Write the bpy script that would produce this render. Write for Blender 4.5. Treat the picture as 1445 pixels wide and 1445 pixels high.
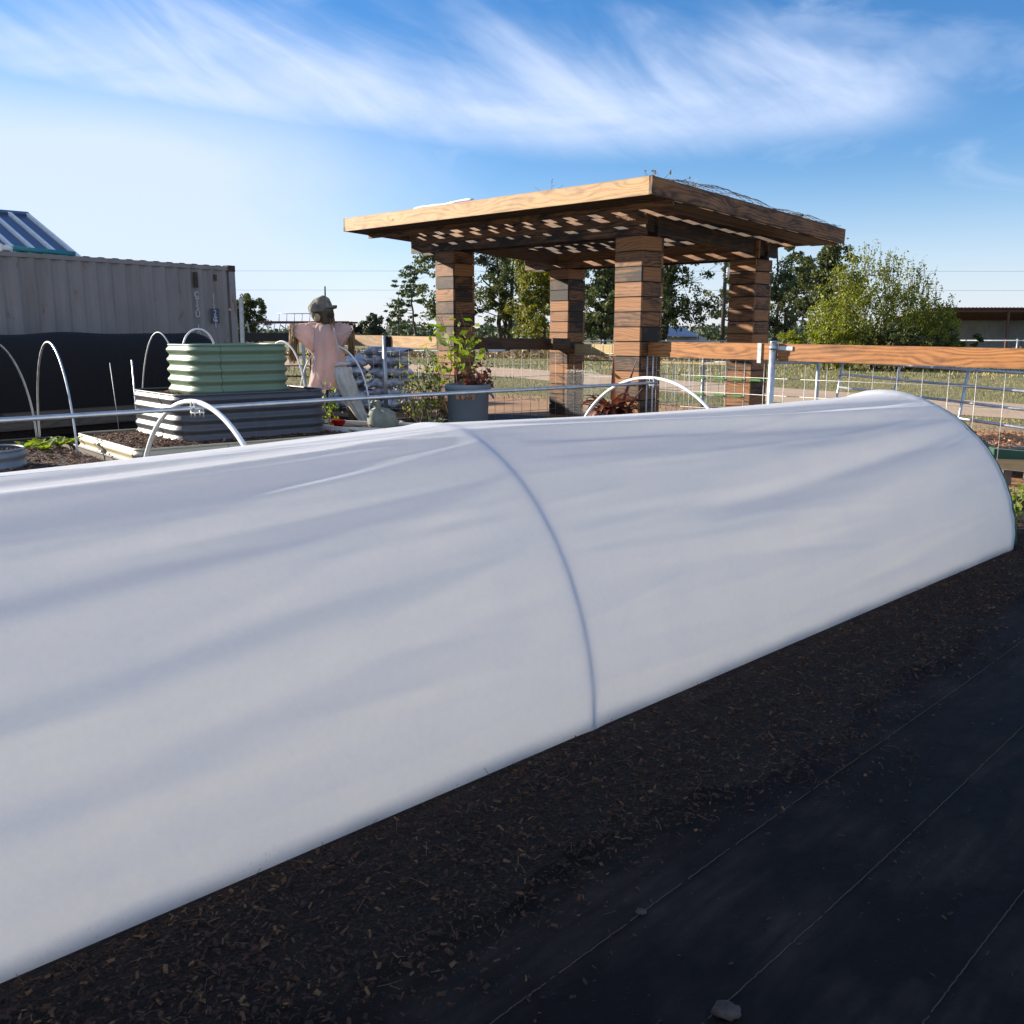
import bpy, math, random
import numpy as np
from mathutils import Vector, Matrix
R = math.radians
for o in list(bpy.data.objects):
    bpy.data.objects.remove(o)
sc = bpy.context.scene
COL = sc.collection
rng = np.random.default_rng(7)
random.seed(7)

# ------------------------------------------------------------------ camera
EYE = 1.55
PITCH = math.atan(252.5 / 1300.0)
cd = bpy.data.cameras.new('camera')
cam = bpy.data.objects.new('camera', cd)
COL.objects.link(cam)
cam.location = (0, 0, EYE)
cam.rotation_euler = (R(90) - PITCH, 0, 0)
cd.sensor_width = 36
cd.lens = 36 * 1300 / 1445
cd.clip_start = 0.05
cd.clip_end = 6000
sc.camera = cam

# ------------------------------------------------------------------ world, sun, exposure
SUN_AZ, SUN_EL = 159.0, 18.5          # azimuth counted anticlockwise from +X
S = Vector((math.cos(R(SUN_AZ)) * math.cos(R(SUN_EL)), math.sin(R(SUN_AZ)) * math.cos(R(SUN_EL)), math.sin(R(SUN_EL))))
sl = bpy.data.lights.new('sun', 'SUN')
sl.energy = 5.0
sl.angle = R(0.5)
sl.color = (1.0, 0.90, 0.76)
so = bpy.data.objects.new('sun', sl)
COL.objects.link(so)
so.location = (-20, 10, 20)
so.rotation_euler = (-S).to_track_quat('-Z', 'Y').to_euler()

world = bpy.data.worlds.new('World')
sc.world = world
world.use_nodes = True
wn, wl = world.node_tree.nodes, world.node_tree.links
for n in list(wn):
    wn.remove(n)
wout = wn.new('ShaderNodeOutputWorld')
wbg = wn.new('ShaderNodeBackground')
sky = wn.new('ShaderNodeTexSky')
sky.sky_type = 'NISHITA'
sky.sun_disc = False
sky.sun_elevation = R(SUN_EL)
sky.sun_rotation = R(90 - SUN_AZ)
sky.air_density = 1.0
sky.dust_density = 0.1
sky.ozone_density = 3.0
wbg.inputs[1].default_value = 0.07


def wm(op, a, b=None, c=None):
    n = wn.new('ShaderNodeMath'); n.operation = op
    for i, v in enumerate((a, b, c)):
        if v is None: continue
        if isinstance(v, (int, float)): n.inputs[i].default_value = v
        else: wl.new(v, n.inputs[i])
    return n.outputs[0]


def wramp(v, lo, hi):
    n = wn.new('ShaderNodeMapRange'); n.interpolation_type = 'SMOOTHSTEP'
    wl.new(v, n.inputs[0]); n.inputs[1].default_value = lo; n.inputs[2].default_value = hi
    return n.outputs[0]


def wnoise(vec, scale, detail=5, rough=0.55, dist=0.0):
    n = wn.new('ShaderNodeTexNoise'); n.inputs['Scale'].default_value = scale
    n.inputs['Detail'].default_value = detail; n.inputs['Roughness'].default_value = rough
    n.inputs['Distortion'].default_value = dist
    wl.new(vec, n.inputs['Vector'])
    return n.outputs[0]


tc = wn.new('ShaderNodeTexCoord')
sx = wn.new('ShaderNodeSeparateXYZ'); wl.new(tc.outputs['Generated'], sx.inputs[0])
az = wm('MULTIPLY', wm('ARCTAN2', sx.outputs[0], sx.outputs[1]), 57.2958)     # degrees right of +Y
el = wm('MULTIPLY', wm('ARCSINE', sx.outputs[2]), 57.2958)
# wispy coordinates: hair-like streaks that lean up to the left
cmb = wn.new('ShaderNodeCombineXYZ')
wl.new(wm('ADD', wm('MULTIPLY', az, 0.070), wm('MULTIPLY', el, 0.105)), cmb.inputs[0])
wl.new(wm('SUBTRACT', wm('MULTIPLY', el, 0.05), wm('MULTIPLY', az, 0.006)), cmb.inputs[1])
cmb2 = wn.new('ShaderNodeCombineXYZ')
wl.new(wm('MULTIPLY', az, 0.05), cmb2.inputs[0]); wl.new(wm('MULTIPLY', el, 0.13), cmb2.inputs[1])
fine = wnoise(cmb.outputs[0], 5.0, 7, 0.62, 0.5)
soft = wnoise(cmb2.outputs[0], 1.6, 5, 0.55, 0.8)
edge = wm('MULTIPLY', wm('SUBTRACT', wnoise(cmb.outputs[0], 1.8, 4, 0.6, 0.6), 0.5), 10.0)
# main cirrus band, from the upper left across to the right
low = wm('ADD', 10.2, wm('MULTIPLY', wm('ABSOLUTE', wm('SUBTRACT', az, 6.0)), 0.055))
lowf = wramp(wm('SUBTRACT', wm('ADD', el, wm('MULTIPLY', edge, 0.16)), low), -1.0, 1.6)
top = wm('SUBTRACT', 16.3, wm('MULTIPLY', wm('MAXIMUM', az, -16.0), 0.045))
topf = wramp(wm('SUBTRACT', top, wm('ADD', el, edge)), -2.0, 4.5)
rightf = wramp(wm('SUBTRACT', 25.0, wm('ADD', az, wm('MULTIPLY', edge, 0.5))), -2.0, 6.0)
leftcut = wramp(wm('ADD', wm('ADD', az, 33.0), wm('MULTIPLY', wm('SUBTRACT', el, 14.0), 1.6)), -6.0, 12.0)
band = wm('MULTIPLY', wm('MULTIPLY', wm('MULTIPLY', lowf, topf), rightf), leftcut)
band = wm('MULTIPLY', band, wm('ADD', 0.56, wm('MULTIPLY', wramp(wm('ADD', wm('MULTIPLY', fine, 0.34), wm('MULTIPLY', soft, 0.66)), 0.32, 0.64), 0.44)))
# thin veil low on the left and small wisps far right
veil = wm('MULTIPLY', wramp(wm('SUBTRACT', wm('MULTIPLY', edge, 0.5), az), -2.0, 22.0), wramp(wm('SUBTRACT', 15.5, el), 0.0, 7.0))
veil = wm('MULTIPLY', veil, wm('ADD', 0.72, wm('MULTIPLY', soft, 0.5)))
wisp = wm('MULTIPLY', wramp(soft, 0.48, 0.72), wramp(el, 3.0, 9.0))
wisp = wm('MULTIPLY', wisp, 0.35)
cl = wm('MINIMUM', wm('MAXIMUM', wm('MAXIMUM', band, wm('MULTIPLY', veil, 1.22)), wisp), 1.0)
back = wm('MULTIPLY', wramp(wm('ABSOLUTE', az), 60.0, 115.0), wm('ADD', 0.30, wm('MULTIPLY', soft, 0.75)))     # unseen cloud added behind the camera to fill the shaded faces
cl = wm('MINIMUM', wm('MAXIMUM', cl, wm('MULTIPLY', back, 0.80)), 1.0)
cl = wm('MAXIMUM', cl, wm('MULTIPLY', wramp(wm('SUBTRACT', 10.0, el), 0.0, 11.0), 0.74))      # pale air low over the horizon
mix = wn.new('ShaderNodeMix'); mix.data_type = 'RGBA'
hs = wn.new('ShaderNodeHueSaturation'); hs.inputs['Saturation'].default_value = 1.30; hs.inputs['Value'].default_value = 1.0
wl.new(sky.outputs[0], hs.inputs['Color'])
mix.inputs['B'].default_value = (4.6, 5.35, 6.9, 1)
tint = wn.new('ShaderNodeMix'); tint.data_type = 'RGBA'; tint.blend_type = 'MULTIPLY'; tint.inputs['Factor'].default_value = 1.0
wl.new(hs.outputs[0], tint.inputs['A']); tint.inputs['B'].default_value = (1.06, 0.955, 1.07, 1)
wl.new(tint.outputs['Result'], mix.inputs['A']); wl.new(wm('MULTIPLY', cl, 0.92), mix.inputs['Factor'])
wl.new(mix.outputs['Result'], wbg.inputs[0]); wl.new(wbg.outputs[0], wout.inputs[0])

sc.view_settings.view_transform = 'Standard'
sc.view_settings.look = 'None'
sc.view_settings.exposure = 1.24
sc.view_settings.gamma = 1.0
sc.render.engine = 'CYCLES'
sc.cycles.max_bounces = 8
sc.cycles.transparent_max_bounces = 8
sc.cycles.use_denoising = True

# ------------------------------------------------------------------ helpers: pixel of the plan sketch -> point at a known depth
FV = Vector((0, math.cos(PITCH), -math.sin(PITCH))); UV_ = Vector((0, math.sin(PITCH), math.cos(PITCH)))


def at(u, v, y):
    d = FV + Vector((1, 0, 0)) * ((u - 722.5) / 1300) + UV_ * ((722.5 - v) / 1300)
    return Vector((0, 0, EYE)) + d * (y / d.y)


def atz(u, v, z):
    d = FV + Vector((1, 0, 0)) * ((u - 722.5) / 1300) + UV_ * ((722.5 - v) / 1300)
    return Vector((0, 0, EYE)) + d * ((z - EYE) / d.z)


# ------------------------------------------------------------------ object helpers
def tag(o, label=None, cat=None, group=None, kind=None):
    if label: o['label'] = label
    if cat: o['category'] = cat
    if group: o['group'] = group
    if kind: o['kind'] = kind
    return o


def thing(name, label, cat, loc=(0, 0, 0), rz=0.0, group=None):
    o = bpy.data.objects.new(name, None)
    COL.objects.link(o); o.location = loc; o.rotation_euler = (0, 0, rz)
    o.empty_display_size = 0.2
    return tag(o, label, cat, group)


def copy_tree(o, parent=None):
    c = o.copy(); COL.objects.link(c)
    if parent: c.parent = parent
    for ch in list(o.children): copy_tree(ch, c)
    return c


class MB:
    """collects boxes, tubes and sheets into one mesh"""
    def __init__(s):
        s.v, s.f, s.m, s.g, s.r, s.sm, s.e = [], [], [], [], [], [], []

    def add(s, vs, fs, mat=0, gc=None, rnd=None, smooth=False, ed=None):
        b = len(s.v)
        s.e += ed if ed is not None else [0.0] * len(vs)
        s.v += [tuple(p) for p in vs]
        s.g += [tuple(p) for p in (gc if gc is not None else vs)]
        rr = random.random() if rnd is None else rnd
        for f in fs:
            s.f.append([b + i for i in f]); s.m.append(mat); s.r.append(rr); s.sm.append(smooth)
        return s

    def box(s, c, ax, ay, az_, mat=0, jit=0.0, rnd=None):
        """box centred at c with half-axis vectors; ax is the grain direction"""
        c, ax, ay, az_ = Vector(c), Vector(ax), Vector(ay), Vector(az_)
        off = Vector((random.uniform(-50, 50), random.uniform(-50, 50), random.uniform(-50, 50)))
        vs, gs = [], []
        for i in (-1, 1):
            for j in (-1, 1):
                for k in (-1, 1):
                    vs.append(c + ax * i + ay * j + az_ * k)
                    gs.append(off + Vector((ax.length * i, ay.length * j, az_.length * k)))
        fs = [(0, 1, 3, 2), (4, 6, 7, 5), (0, 4, 5, 1), (2, 3, 7, 6), (0, 2, 6, 4), (1, 5, 7, 3)]
        e_ = ay.length if ay.length > az_.length else az_.length
        big = 1 if ay.length > az_.length else 2
        return s.add(vs, fs, mat, gs, rnd, False, [float((j, k)[big - 1]) for i in (-1, 1) for j in (-1, 1) for k in (-1, 1)])

    def bar(s, p, q, w, h, up=(0, 0, 1), mat=0, rnd=None):
        p, q, up = Vector(p), Vector(q), Vector(up)
        d = q - p; L = d.length; d.normalize()
        side = d.cross(up).normalized(); up = side.cross(d)
        return s.box((p + q) / 2, d * L / 2, side * w / 2, up * h / 2, mat, rnd=rnd)

    def tube(s, pts, rad, n=8, mat=0, cap=True, rnd=None):
        pts = [Vector(p) for p in pts]
        if not hasattr(rad, '__len__'): rad = [rad] * len(pts)
        vs, fs = [], []
        up = Vector((0.123, 0.2, 0.97)).normalized()
        t0 = (pts[1] - pts[0]).normalized()
        x = t0.cross(up)
        if x.length < 0.1: x = t0.cross(Vector((1, 0, 0)))
        x.normalize()
        for i, p in enumerate(pts):
            t = (pts[min(i + 1, len(pts) - 1)] - pts[max(i - 1, 0)]).normalized()
            x = (x - t * x.dot(t))
            if x.length < 1e-6: x = t.orthogonal()
            x.normalize(); y = t.cross(x)
            for k in range(n):
                a = 2 * math.pi * k / n
                vs.append(p + (x * math.cos(a) + y * math.sin(a)) * rad[i])
        for i in range(len(pts) - 1):
            for k in range(n):
                a, b = i * n + k, i * n + (k + 1) % n
                fs.append((a, b, b + n, a + n))
        if cap:
            fs.append(tuple(range(n))[::-1]); fs.append(tuple(range((len(pts) - 1) * n, len(pts) * n)))
        return s.add(vs, fs, mat, rnd=rnd, smooth=True)

    def grid(s, P, closed_u=False, mat=0, smooth=True, rnd=None):
        """P: array (nu, nv, 3)"""
        nu, nv = len(P), len(P[0])
        vs = [tuple(P[i][j]) for i in range(nu) for j in range(nv)]
        fs = []
        for i in range(nu if closed_u else nu - 1):
            for j in range(nv - 1):
                a, b = i * nv + j, ((i + 1) % nu) * nv + j
                fs.append((a, b, b + 1, a + 1))
        return s.add(vs, fs, mat, rnd=rnd, smooth=smooth)

    def lathe(s, c, prof, n=32, mat=0):
        P = [[(c[0] + r * math.cos(2 * math.pi * k / n), c[1] + r * math.sin(2 * math.pi * k / n), c[2] + z) for r, z in prof] for k in range(n)]
        return s.grid(P, True, mat)

    def quads(s, C, A, B, rnd, mat=0):
        """many quads: centre, half-axis arrays"""
        b = len(s.v)
        V = np.stack([C - A * 0.9, C - B * 0.55 , C + A, C + B * 0.55], 1).reshape(-1, 3)
        s.v += list(map(tuple, V.tolist())); s.g += list(map(tuple, V.tolist())); s.e += [0.0] * (4 * len(C))
        n = len(C)
        s.f += (np.arange(n * 4).reshape(n, 4) + b).tolist()
        s.m += [mat] * n; s.r += list(rnd); s.sm += [False] * n
        return s

    def build(s, name, mats, parent=None, loc=None):
        me = bpy.data.meshes.new(name)
        if loc is not None:
            l = Vector(loc); s.v = [tuple(Vector(p) - l) for p in s.v]
        me.from_pydata(s.v, [], s.f)
        if not isinstance(mats, (list, tuple)): mats = [mats]
        for m in mats: me.materials.append(m)
        me.polygons.foreach_set('material_index', s.m)
        me.polygons.foreach_set('use_smooth', s.sm)
        a = me.attributes.new('gc', 'FLOAT_VECTOR', 'POINT'); a.data.foreach_set('vector', np.array(s.g, 'f').ravel())
        a = me.attributes.new('edge', 'FLOAT', 'POINT'); a.data.foreach_set('value', np.array(s.e, 'f'))
        a = me.attributes.new('rnd', 'FLOAT', 'FACE'); a.data.foreach_set('value', np.array(s.r, 'f'))
        me.update()
        o = bpy.data.objects.new(name, me)
        COL.objects.link(o)
        if loc is not None: o.location = loc
        if parent is not None: o.parent = parent
        return o


# ------------------------------------------------------------------ material helpers
class NT:
    def __init__(s, name):
        s.mat = bpy.data.materials.new(name); s.mat.use_nodes = True
        s.n, s.l = s.mat.node_tree.nodes, s.mat.node_tree.links
        for n in list(s.n): s.n.remove(n)
        s.out = s.n.new('ShaderNodeOutputMaterial')
        s.bsdf = s.n.new('ShaderNodeBsdfPrincipled')
        s.l.new(s.bsdf.outputs[0], s.out.inputs[0])

    def set(s, **k):
        for a, v in k.items():
            i = s.bsdf.inputs[a.replace('_', ' ')]
            if hasattr(v, 'links') or hasattr(v, 'is_linked'): s.l.new(v, i)
            else: i.default_value = (*v, 1) if isinstance(v, tuple) and len(v) == 3 else v
        return s

    def inp(s, sock, v):
        if v is None: return
        if isinstance(v, (int, float)): sock.default_value = v
        elif isinstance(v, tuple): sock.default_value = (*v, 1) if len(v) == 3 and len(sock.default_value) == 4 else v
        else: s.l.new(v, sock)

    def math(s, op, a, b=None):
        n = s.n.new('ShaderNodeMath'); n.operation = op
        s.inp(n.inputs[0], a); s.inp(n.inputs[1], b)
        return n.outputs[0]

    def attr(s, name, what='Fac'):
        n = s.n.new('ShaderNodeAttribute'); n.attribute_name = name
        return n.outputs[what]

    def obj(s):
        return s.n.new('ShaderNodeTexCoord').outputs['Object']

    def geo(s):
        return s.n.new('ShaderNodeNewGeometry').outputs['Position']

    def map(s, vec, scale=(1, 1, 1), loc=(0, 0, 0), rot=(0, 0, 0)):
        n = s.n.new('ShaderNodeMapping'); s.l.new(vec, n.inputs[0])
        n.inputs['Scale'].default_value = scale; n.inputs['Location'].default_value = loc; n.inputs['Rotation'].default_value = rot
        return n.outputs[0]

    def noise(s, vec, scale=1, detail=4, rough=0.55, dist=0):
        n = s.n.new('ShaderNodeTexNoise'); s.l.new(vec, n.inputs['Vector'])
        n.inputs['Scale'].default_value = scale; n.inputs['Detail'].default_value = detail
        n.inputs['Roughness'].default_value = rough; n.inputs['Distortion'].default_value = dist
        return n.outputs[0]

    def voro(s, vec, scale=1, what='Distance', feat='F1'):
        n = s.n.new('ShaderNodeTexVoronoi'); n.feature = feat; s.l.new(vec, n.inputs['Vector']); n.inputs['Scale'].default_value = scale
        return n.outputs[what]

    def ramp(s, v, lo, hi, a=0.0, b=1.0):
        n = s.n.new('ShaderNodeMapRange'); s.inp(n.inputs[0], v)
        for i, x in enumerate((lo, hi, a, b)): n.inputs[i + 1].default_value = x
        return n.outputs[0]

    def mix(s, f, a, b, mode='MIX'):
        n = s.n.new('ShaderNodeMix'); n.data_type = 'RGBA'; n.blend_type = mode
        s.inp(n.inputs['Factor'], f); s.inp(n.inputs['A'], a); s.inp(n.inputs['B'], b)
        return n.outputs['Result']

    def bump(s, h, strength=0.3, dist=0.01):
        n = s.n.new('ShaderNodeBump'); s.l.new(h, n.inputs['Height'])
        n.inputs['Strength'].default_value = strength; n.inputs['Distance'].default_value = dist
        s.l.new(n.outputs[0], s.bsdf.inputs['Normal'])
        return s


def plain(name, col, rough=0.5, metal=0.0, var=0.12, scale=6.0, bump=0.0):
    t = NT(name); p = t.obj()
    n = t.noise(p, scale, 5, 0.6)
    dark = tuple(c * (1 - var * 2) for c in col); lite = tuple(min(1, c * (1 + var)) for c in col)
    t.set(Base_Color=t.mix(t.ramp(n, 0.3, 0.7), dark, lite), Roughness=t.ramp(n, 0.2, 0.8, max(0, rough - 0.1), min(1, rough + 0.1)), Metallic=metal)
    if bump: t.bump(t.noise(p, scale * 6, 4), bump)
    return t.mat


def wood(name, light, dark, char, charamt=0.5, grey=0.2, edge=0.7):
    t = NT(name); g = t.attr('gc', 'Vector'); r = t.attr('rnd'); e = t.math('ABSOLUTE', t.attr('edge'))
    warp = t.noise(t.map(g, (0.8, 3.0, 3.0)), 1.0, 2, 0.4)
    # knots pull the grain round them
    kv = t.map(g, (1.5, 6.0, 6.0)); kd = t.voro(kv, 1.0)
    sep = t.n.new('ShaderNodeSeparateXYZ'); t.l.new(g, sep.inputs[0])
    ph = t.math('ADD', t.math('MULTIPLY', sep.outputs[1], 175.0), t.math('MULTIPLY', warp, 46.0))
    ph = t.math('ADD', ph, t.math('MULTIPLY', sep.outputs[2], 120.0))
    ph = t.math('ADD', ph, t.math('MULTIPLY', t.ramp(kd, 0.5, 0.0), 13.0))
    ring = t.math('POWER', t.ramp(t.math('SINE', ph), -1, 1), 1.8)
    fib = t.noise(t.map(g, (2.2, 120, 120)), 1.0, 4, 0.65)
    fac = t.math('ADD', t.math('MULTIPLY', ring, 0.17), t.math('MULTIPLY', fib, 0.83))
    c = t.mix(t.ramp(fac, 0.22, 0.72), light, dark)
    kk = t.math('MULTIPLY', t.ramp(kd, 0.15, 0.06), t.math('GREATER_THAN', t.noise(g, 0.9, 1), 0.5))
    c = t.mix(kk, c, tuple(x * 0.3 for x in dark))
    w = t.noise(t.map(g, (1.3, 5, 5), (7, 3, 1)), 1.0, 4)
    c = t.mix(t.ramp(w, 0.5, 0.75, 0.0, grey), c, (0.25, 0.235, 0.22))
    s1 = t.noise(t.map(g, (2.2, 5.5, 5.5), (3, 9, 4)), 1.2, 5, 0.65, 0.5)
    cut = t.math('ADD', s1, t.math('MULTIPLY', t.math('SUBTRACT', r, 0.5), 0.42))
    cut = t.math('ADD', cut, t.math('MULTIPLY', t.math('SUBTRACT', ring, 0.5), 0.10))
    c = t.mix(t.ramp(cut, 0.44, 0.70, 0.0, charamt), c, char)
    en_ = t.noise(t.map(g, (4, 3, 3)), 1.0, 3)
    c = t.mix(t.math('MULTIPLY', t.ramp(t.math('ADD', e, t.math('MULTIPLY', en_, 0.35)), 0.98, 1.28), edge), c, char)
    hsv = t.n.new('ShaderNodeHueSaturation'); t.l.new(c, hsv.inputs['Color'])
    t.l.new(t.ramp(r, 0, 1, 1.22, 0.66), hsv.inputs['Value'])
    t.set(Base_Color=hsv.outputs[0], Roughness=0.7)
    t.bump(fac, 0.35, 0.004)
    return t.mat


def leaf(name, ca, cb, trans=0.35):
    t = NT(name); r = t.attr('rnd')
    n = t.noise(t.obj(), 0.55, 3)
    f = t.math('ADD', t.math('MULTIPLY', r, 0.6), t.math('MULTIPLY', n, 0.4))
    c = t.mix(t.ramp(f, 0.2, 0.8), ca, cb)
    t.set(Base_Color=c, Roughness=0.55)
    tr = t.n.new('ShaderNodeBsdfTranslucent'); t.l.new(t.mix(1.0, c, (1.25, 1.3, 0.55), 'MULTIPLY'), tr.inputs[0])
    mx = t.n.new('ShaderNodeMixShader'); mx.inputs[0].default_value = trans
    t.l.new(t.bsdf.outputs[0], mx.inputs[1]); t.l.new(tr.outputs[0], mx.inputs[2]); t.l.new(mx.outputs[0], t.out.inputs[0])
    return t.mat


def cloth(name, col, trans=0.3, var=0.1, scale=5, tcol=None, crease=0.35):
    t = NT(name); p = t.obj()
    n = t.noise(p, scale, 4)
    c = t.mix(t.ramp(n, 0.3, 0.7), tuple(x * (1 - var) for x in col), col)
    t.set(Base_Color=c, Roughness=0.9)
    t.bump(t.math('ADD', t.noise(p, 60, 3), t.math('MULTIPLY', t.noise(t.map(p, (1, 1, .35)), 11, 4, 0.6, 0.8), 5.0)), crease, 0.012)
    tr = t.n.new('ShaderNodeBsdfTranslucent'); t.inp(tr.inputs[0], tcol if tcol else c)
    mx = t.n.new('ShaderNodeMixShader'); mx.inputs[0].default_value = trans
    t.l.new(t.bsdf.outputs[0], mx.inputs[1]); t.l.new(tr.outputs[0], mx.inputs[2]); t.l.new(mx.outputs[0], t.out.inputs[0])
    return t.mat


M = {}
# garden fleece: thin white spun cloth that lets the sun glow through
t = NT('fleece'); p = t.obj()
w1 = t.math('ADD', t.math('MULTIPLY', t.noise(p, 3.5, 4), .4), t.math('MULTIPLY', t.noise(p, 42, 6, 0.75), .6))
spun = t.noise(p, 210, 3, 0.7)
sz = t.n.new('ShaderNodeSeparateXYZ'); t.l.new(p, sz.inputs[0])
c = t.mix(t.ramp(w1, 0.35, 0.65), (0.78, 0.81, 0.875), (0.875, 0.90, 0.945))
spl = t.math('MULTIPLY', t.ramp(t.noise(p, 95, 4, 0.7), 0.60, 0.68), t.ramp(sz.outputs[2], 0.10, 0.0))
spl = t.math('MULTIPLY', spl, t.ramp(t.noise(p, 5, 3), 0.42, 0.62))
grime = t.math('MULTIPLY', t.ramp(sz.outputs[2], 0.045, 0.0), t.ramp(t.noise(p, 9, 5, 0.65), 0.35, 0.7))
c = t.mix(t.math('MULTIPLY', grime, 0.45), c, (0.30, 0.22, 0.16)); c = t.mix(spl, c, (0.05, 0.035, 0.025))
t.set(Base_Color=c, Roughness=0.85)
t.bump(t.math('ADD', spun, t.math('MULTIPLY', t.noise(p, 26, 5, 0.65), 2.2)), 0.20, 0.003)
tr = t.n.new('ShaderNodeBsdfTranslucent'); tr.inputs[0].default_value = (0.96, 0.94, 0.885, 1)
mx = t.n.new('ShaderNodeMixShader'); t.l.new(t.math('ADD', t.ramp(spun, 0.2, 0.8, 0.44, 0.58), t.ramp(w1, 0.35, 0.65, -0.05, 0.05)), mx.inputs[0])
t.l.new(t.bsdf.outputs[0], mx.inputs[1]); t.l.new(tr.outputs[0], mx.inputs[2]); t.l.new(mx.outputs[0], t.out.inputs[0])
M['fleece'] = t.mat

M['white_pipe'] = plain('white_pipe', (0.80, 0.80, 0.77), 0.38, 0, 0.04, 9)
M['galv'] = plain('galvanised_steel', (0.52, 0.55, 0.57), 0.42, 0.75, 0.10, 14)
M['galv_dull'] = plain('dull_galvanised', (0.42, 0.45, 0.46), 0.55, 0.35, 0.12, 10)
M['steel_green'] = plain('green_post_paint', (0.03, 0.10, 0.06), 0.5)
M['wire'] = plain('fence_wire', (0.50, 0.50, 0.48), 0.5, 0.5, 0.1, 20)
M['rust'] = plain('rusty_red_steel', (0.105, 0.048, 0.036), 0.7, 0.1, 0.2, 5)
M['black'] = plain('black_plastic', (0.012, 0.012, 0.013), 0.55, 0, 0.2, 9)
M['dark'] = plain('dark_gap', (0.012, 0.009, 0.007), 0.9)
M['bin'] = plain('grey_bin_plastic', (0.19, 0.225, 0.245), 0.5, 0, 0.06, 4)
M['red'] = plain('red_plastic', (0.55, 0.02, 0.012), 0.4)
M['white'] = plain('white_paint', (0.78, 0.77, 0.72), 0.6, 0, 0.08, 8)
M['blue_line'] = plain('blue_hoop', (0.04, 0.12, 0.36), 0.4)
M['green_pvc'] = plain('green_pipe', (0.02, 0.09, 0.04), 0.45)
M['clip'] = plain('bright_green_plastic', (0.045, 0.17, 0.02), 0.45)
M['teal'] = plain('teal_pipe', (0.02, 0.22, 0.24), 0.4)
M['wood'] = wood('scorched_timber', (0.35, 0.158, 0.050), (0.135, 0.048, 0.0135), (0.015, 0.0085, 0.005), 0.97, 0.10)
M['wood_orange'] = wood('orange_timber', (0.55, 0.25, 0.075), (0.24, 0.072, 0.015), (0.085, 0.032, 0.012), 0.8, 0.12, 0.4)
M['wood_char_shade'] = wood('charred_shaded_timber', (0.12, 0.058, 0.024), (0.055, 0.026, 0.012), (0.010, 0.007, 0.005), 0.9, 0.1)  # darker copy of the timber: char, plus shade put into the colour
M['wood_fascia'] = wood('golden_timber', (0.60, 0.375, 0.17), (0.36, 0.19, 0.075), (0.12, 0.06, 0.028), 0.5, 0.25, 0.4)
M['wood_pale'] = wood('pale_timber', (0.60, 0.46, 0.24), (0.48, 0.34, 0.15), (0.30, 0.20, 0.10), 0.3, 0.1)
M['wood_old'] = wood('old_timber', (0.16, 0.13, 0.10), (0.09, 0.07, 0.05), (0.03, 0.025, 0.02), 0.6, 0.4)
M['shade'] = cloth('black_shade_cloth', (0.0105, 0.0085, 0.008), 0.06)
M['shirt'] = cloth('pink_shirt_cloth', (0.68, 0.565, 0.545), 0.5, 0.14, 6, (0.86, 0.63, 0.55))
M['trouser'] = cloth('grey_trouser_cloth', (0.74, 0.71, 0.64), 0.15, 0.25, 7)
M['hat'] = cloth('olive_hat_cloth', (0.27, 0.245, 0.195), 0.08, 0.5, 9, None, 0.8)
M['sack'] = cloth('sack_cloth', (0.30, 0.32, 0.26), 0.1, 0.3, 7)
M['tan'] = cloth('tan_cloth', (0.50, 0.40, 0.24), 0.15, 0.2, 8)
M['burlap'] = cloth('dark_burlap', (0.12, 0.078, 0.045), 0.05, 0.4, 14)
M['straw'] = leaf('straw', (0.36, 0.22, 0.09), (0.22, 0.13, 0.05), 0.2)
M['litter'] = leaf('dry_litter', (0.055, 0.034, 0.016), (0.15, 0.092, 0.042), 0.1)
M['debris'] = plain('dark_crumbs', (0.055, 0.031, 0.017), 0.9, 0, 0.35, 30)
M['leaf_oak'] = leaf('oak_leaves', (0.040, 0.058, 0.018), (0.090, 0.105, 0.030), 0.32)
M['leaf_pine'] = leaf('pine_needles', (0.040, 0.070, 0.022), (0.085, 0.115, 0.038), 0.2)
M['leaf_yellow'] = leaf('yellow_green_leaves', (0.085, 0.110, 0.014), (0.22, 0.19, 0.020), 0.38)
M['leaf_bush'] = leaf('bush_leaves', (0.085, 0.130, 0.012), (0.29, 0.28, 0.024), 0.42)
M['leaf_grey'] = leaf('grey_green_leaves', (0.065, 0.090, 0.042), (0.145, 0.165, 0.072), 0.32)
M['leaf_far'] = leaf('far_leaves', (0.030, 0.045, 0.025), (0.060, 0.078, 0.034), 0.2)
M['leaf_bright'] = leaf('bright_leaves', (0.10, 0.20, 0.020), (0.30, 0.34, 0.035), 0.45)
M['leaf_herb'] = leaf('herb_leaves', (0.025, 0.075, 0.018), (0.07, 0.13, 0.03), 0.3)
M['leaf_purple'] = leaf('purple_leaves', (0.075, 0.018, 0.022), (0.20, 0.055, 0.03), 0.3)
M['leaf_dry'] = leaf('dry_leaves', (0.17, 0.11, 0.06), (0.28, 0.20, 0.11), 0.2)
M['bark'] = plain('bark', (0.060, 0.048, 0.038), 0.95, 0, 0.25, 4, 0.4)
M['stem'] = plain('stem', (0.14, 0.10, 0.06), 0.8)
M['bag'] = plain('grey_white_bag', (0.50, 0.52, 0.58), 0.35, 0, 0.42, 7)
M['net'] = plain('grey_netting', (0.22, 0.24, 0.28), 0.6)
M['grille'] = plain('dark_mesh', (0.04, 0.04, 0.04), 0.7)


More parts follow.
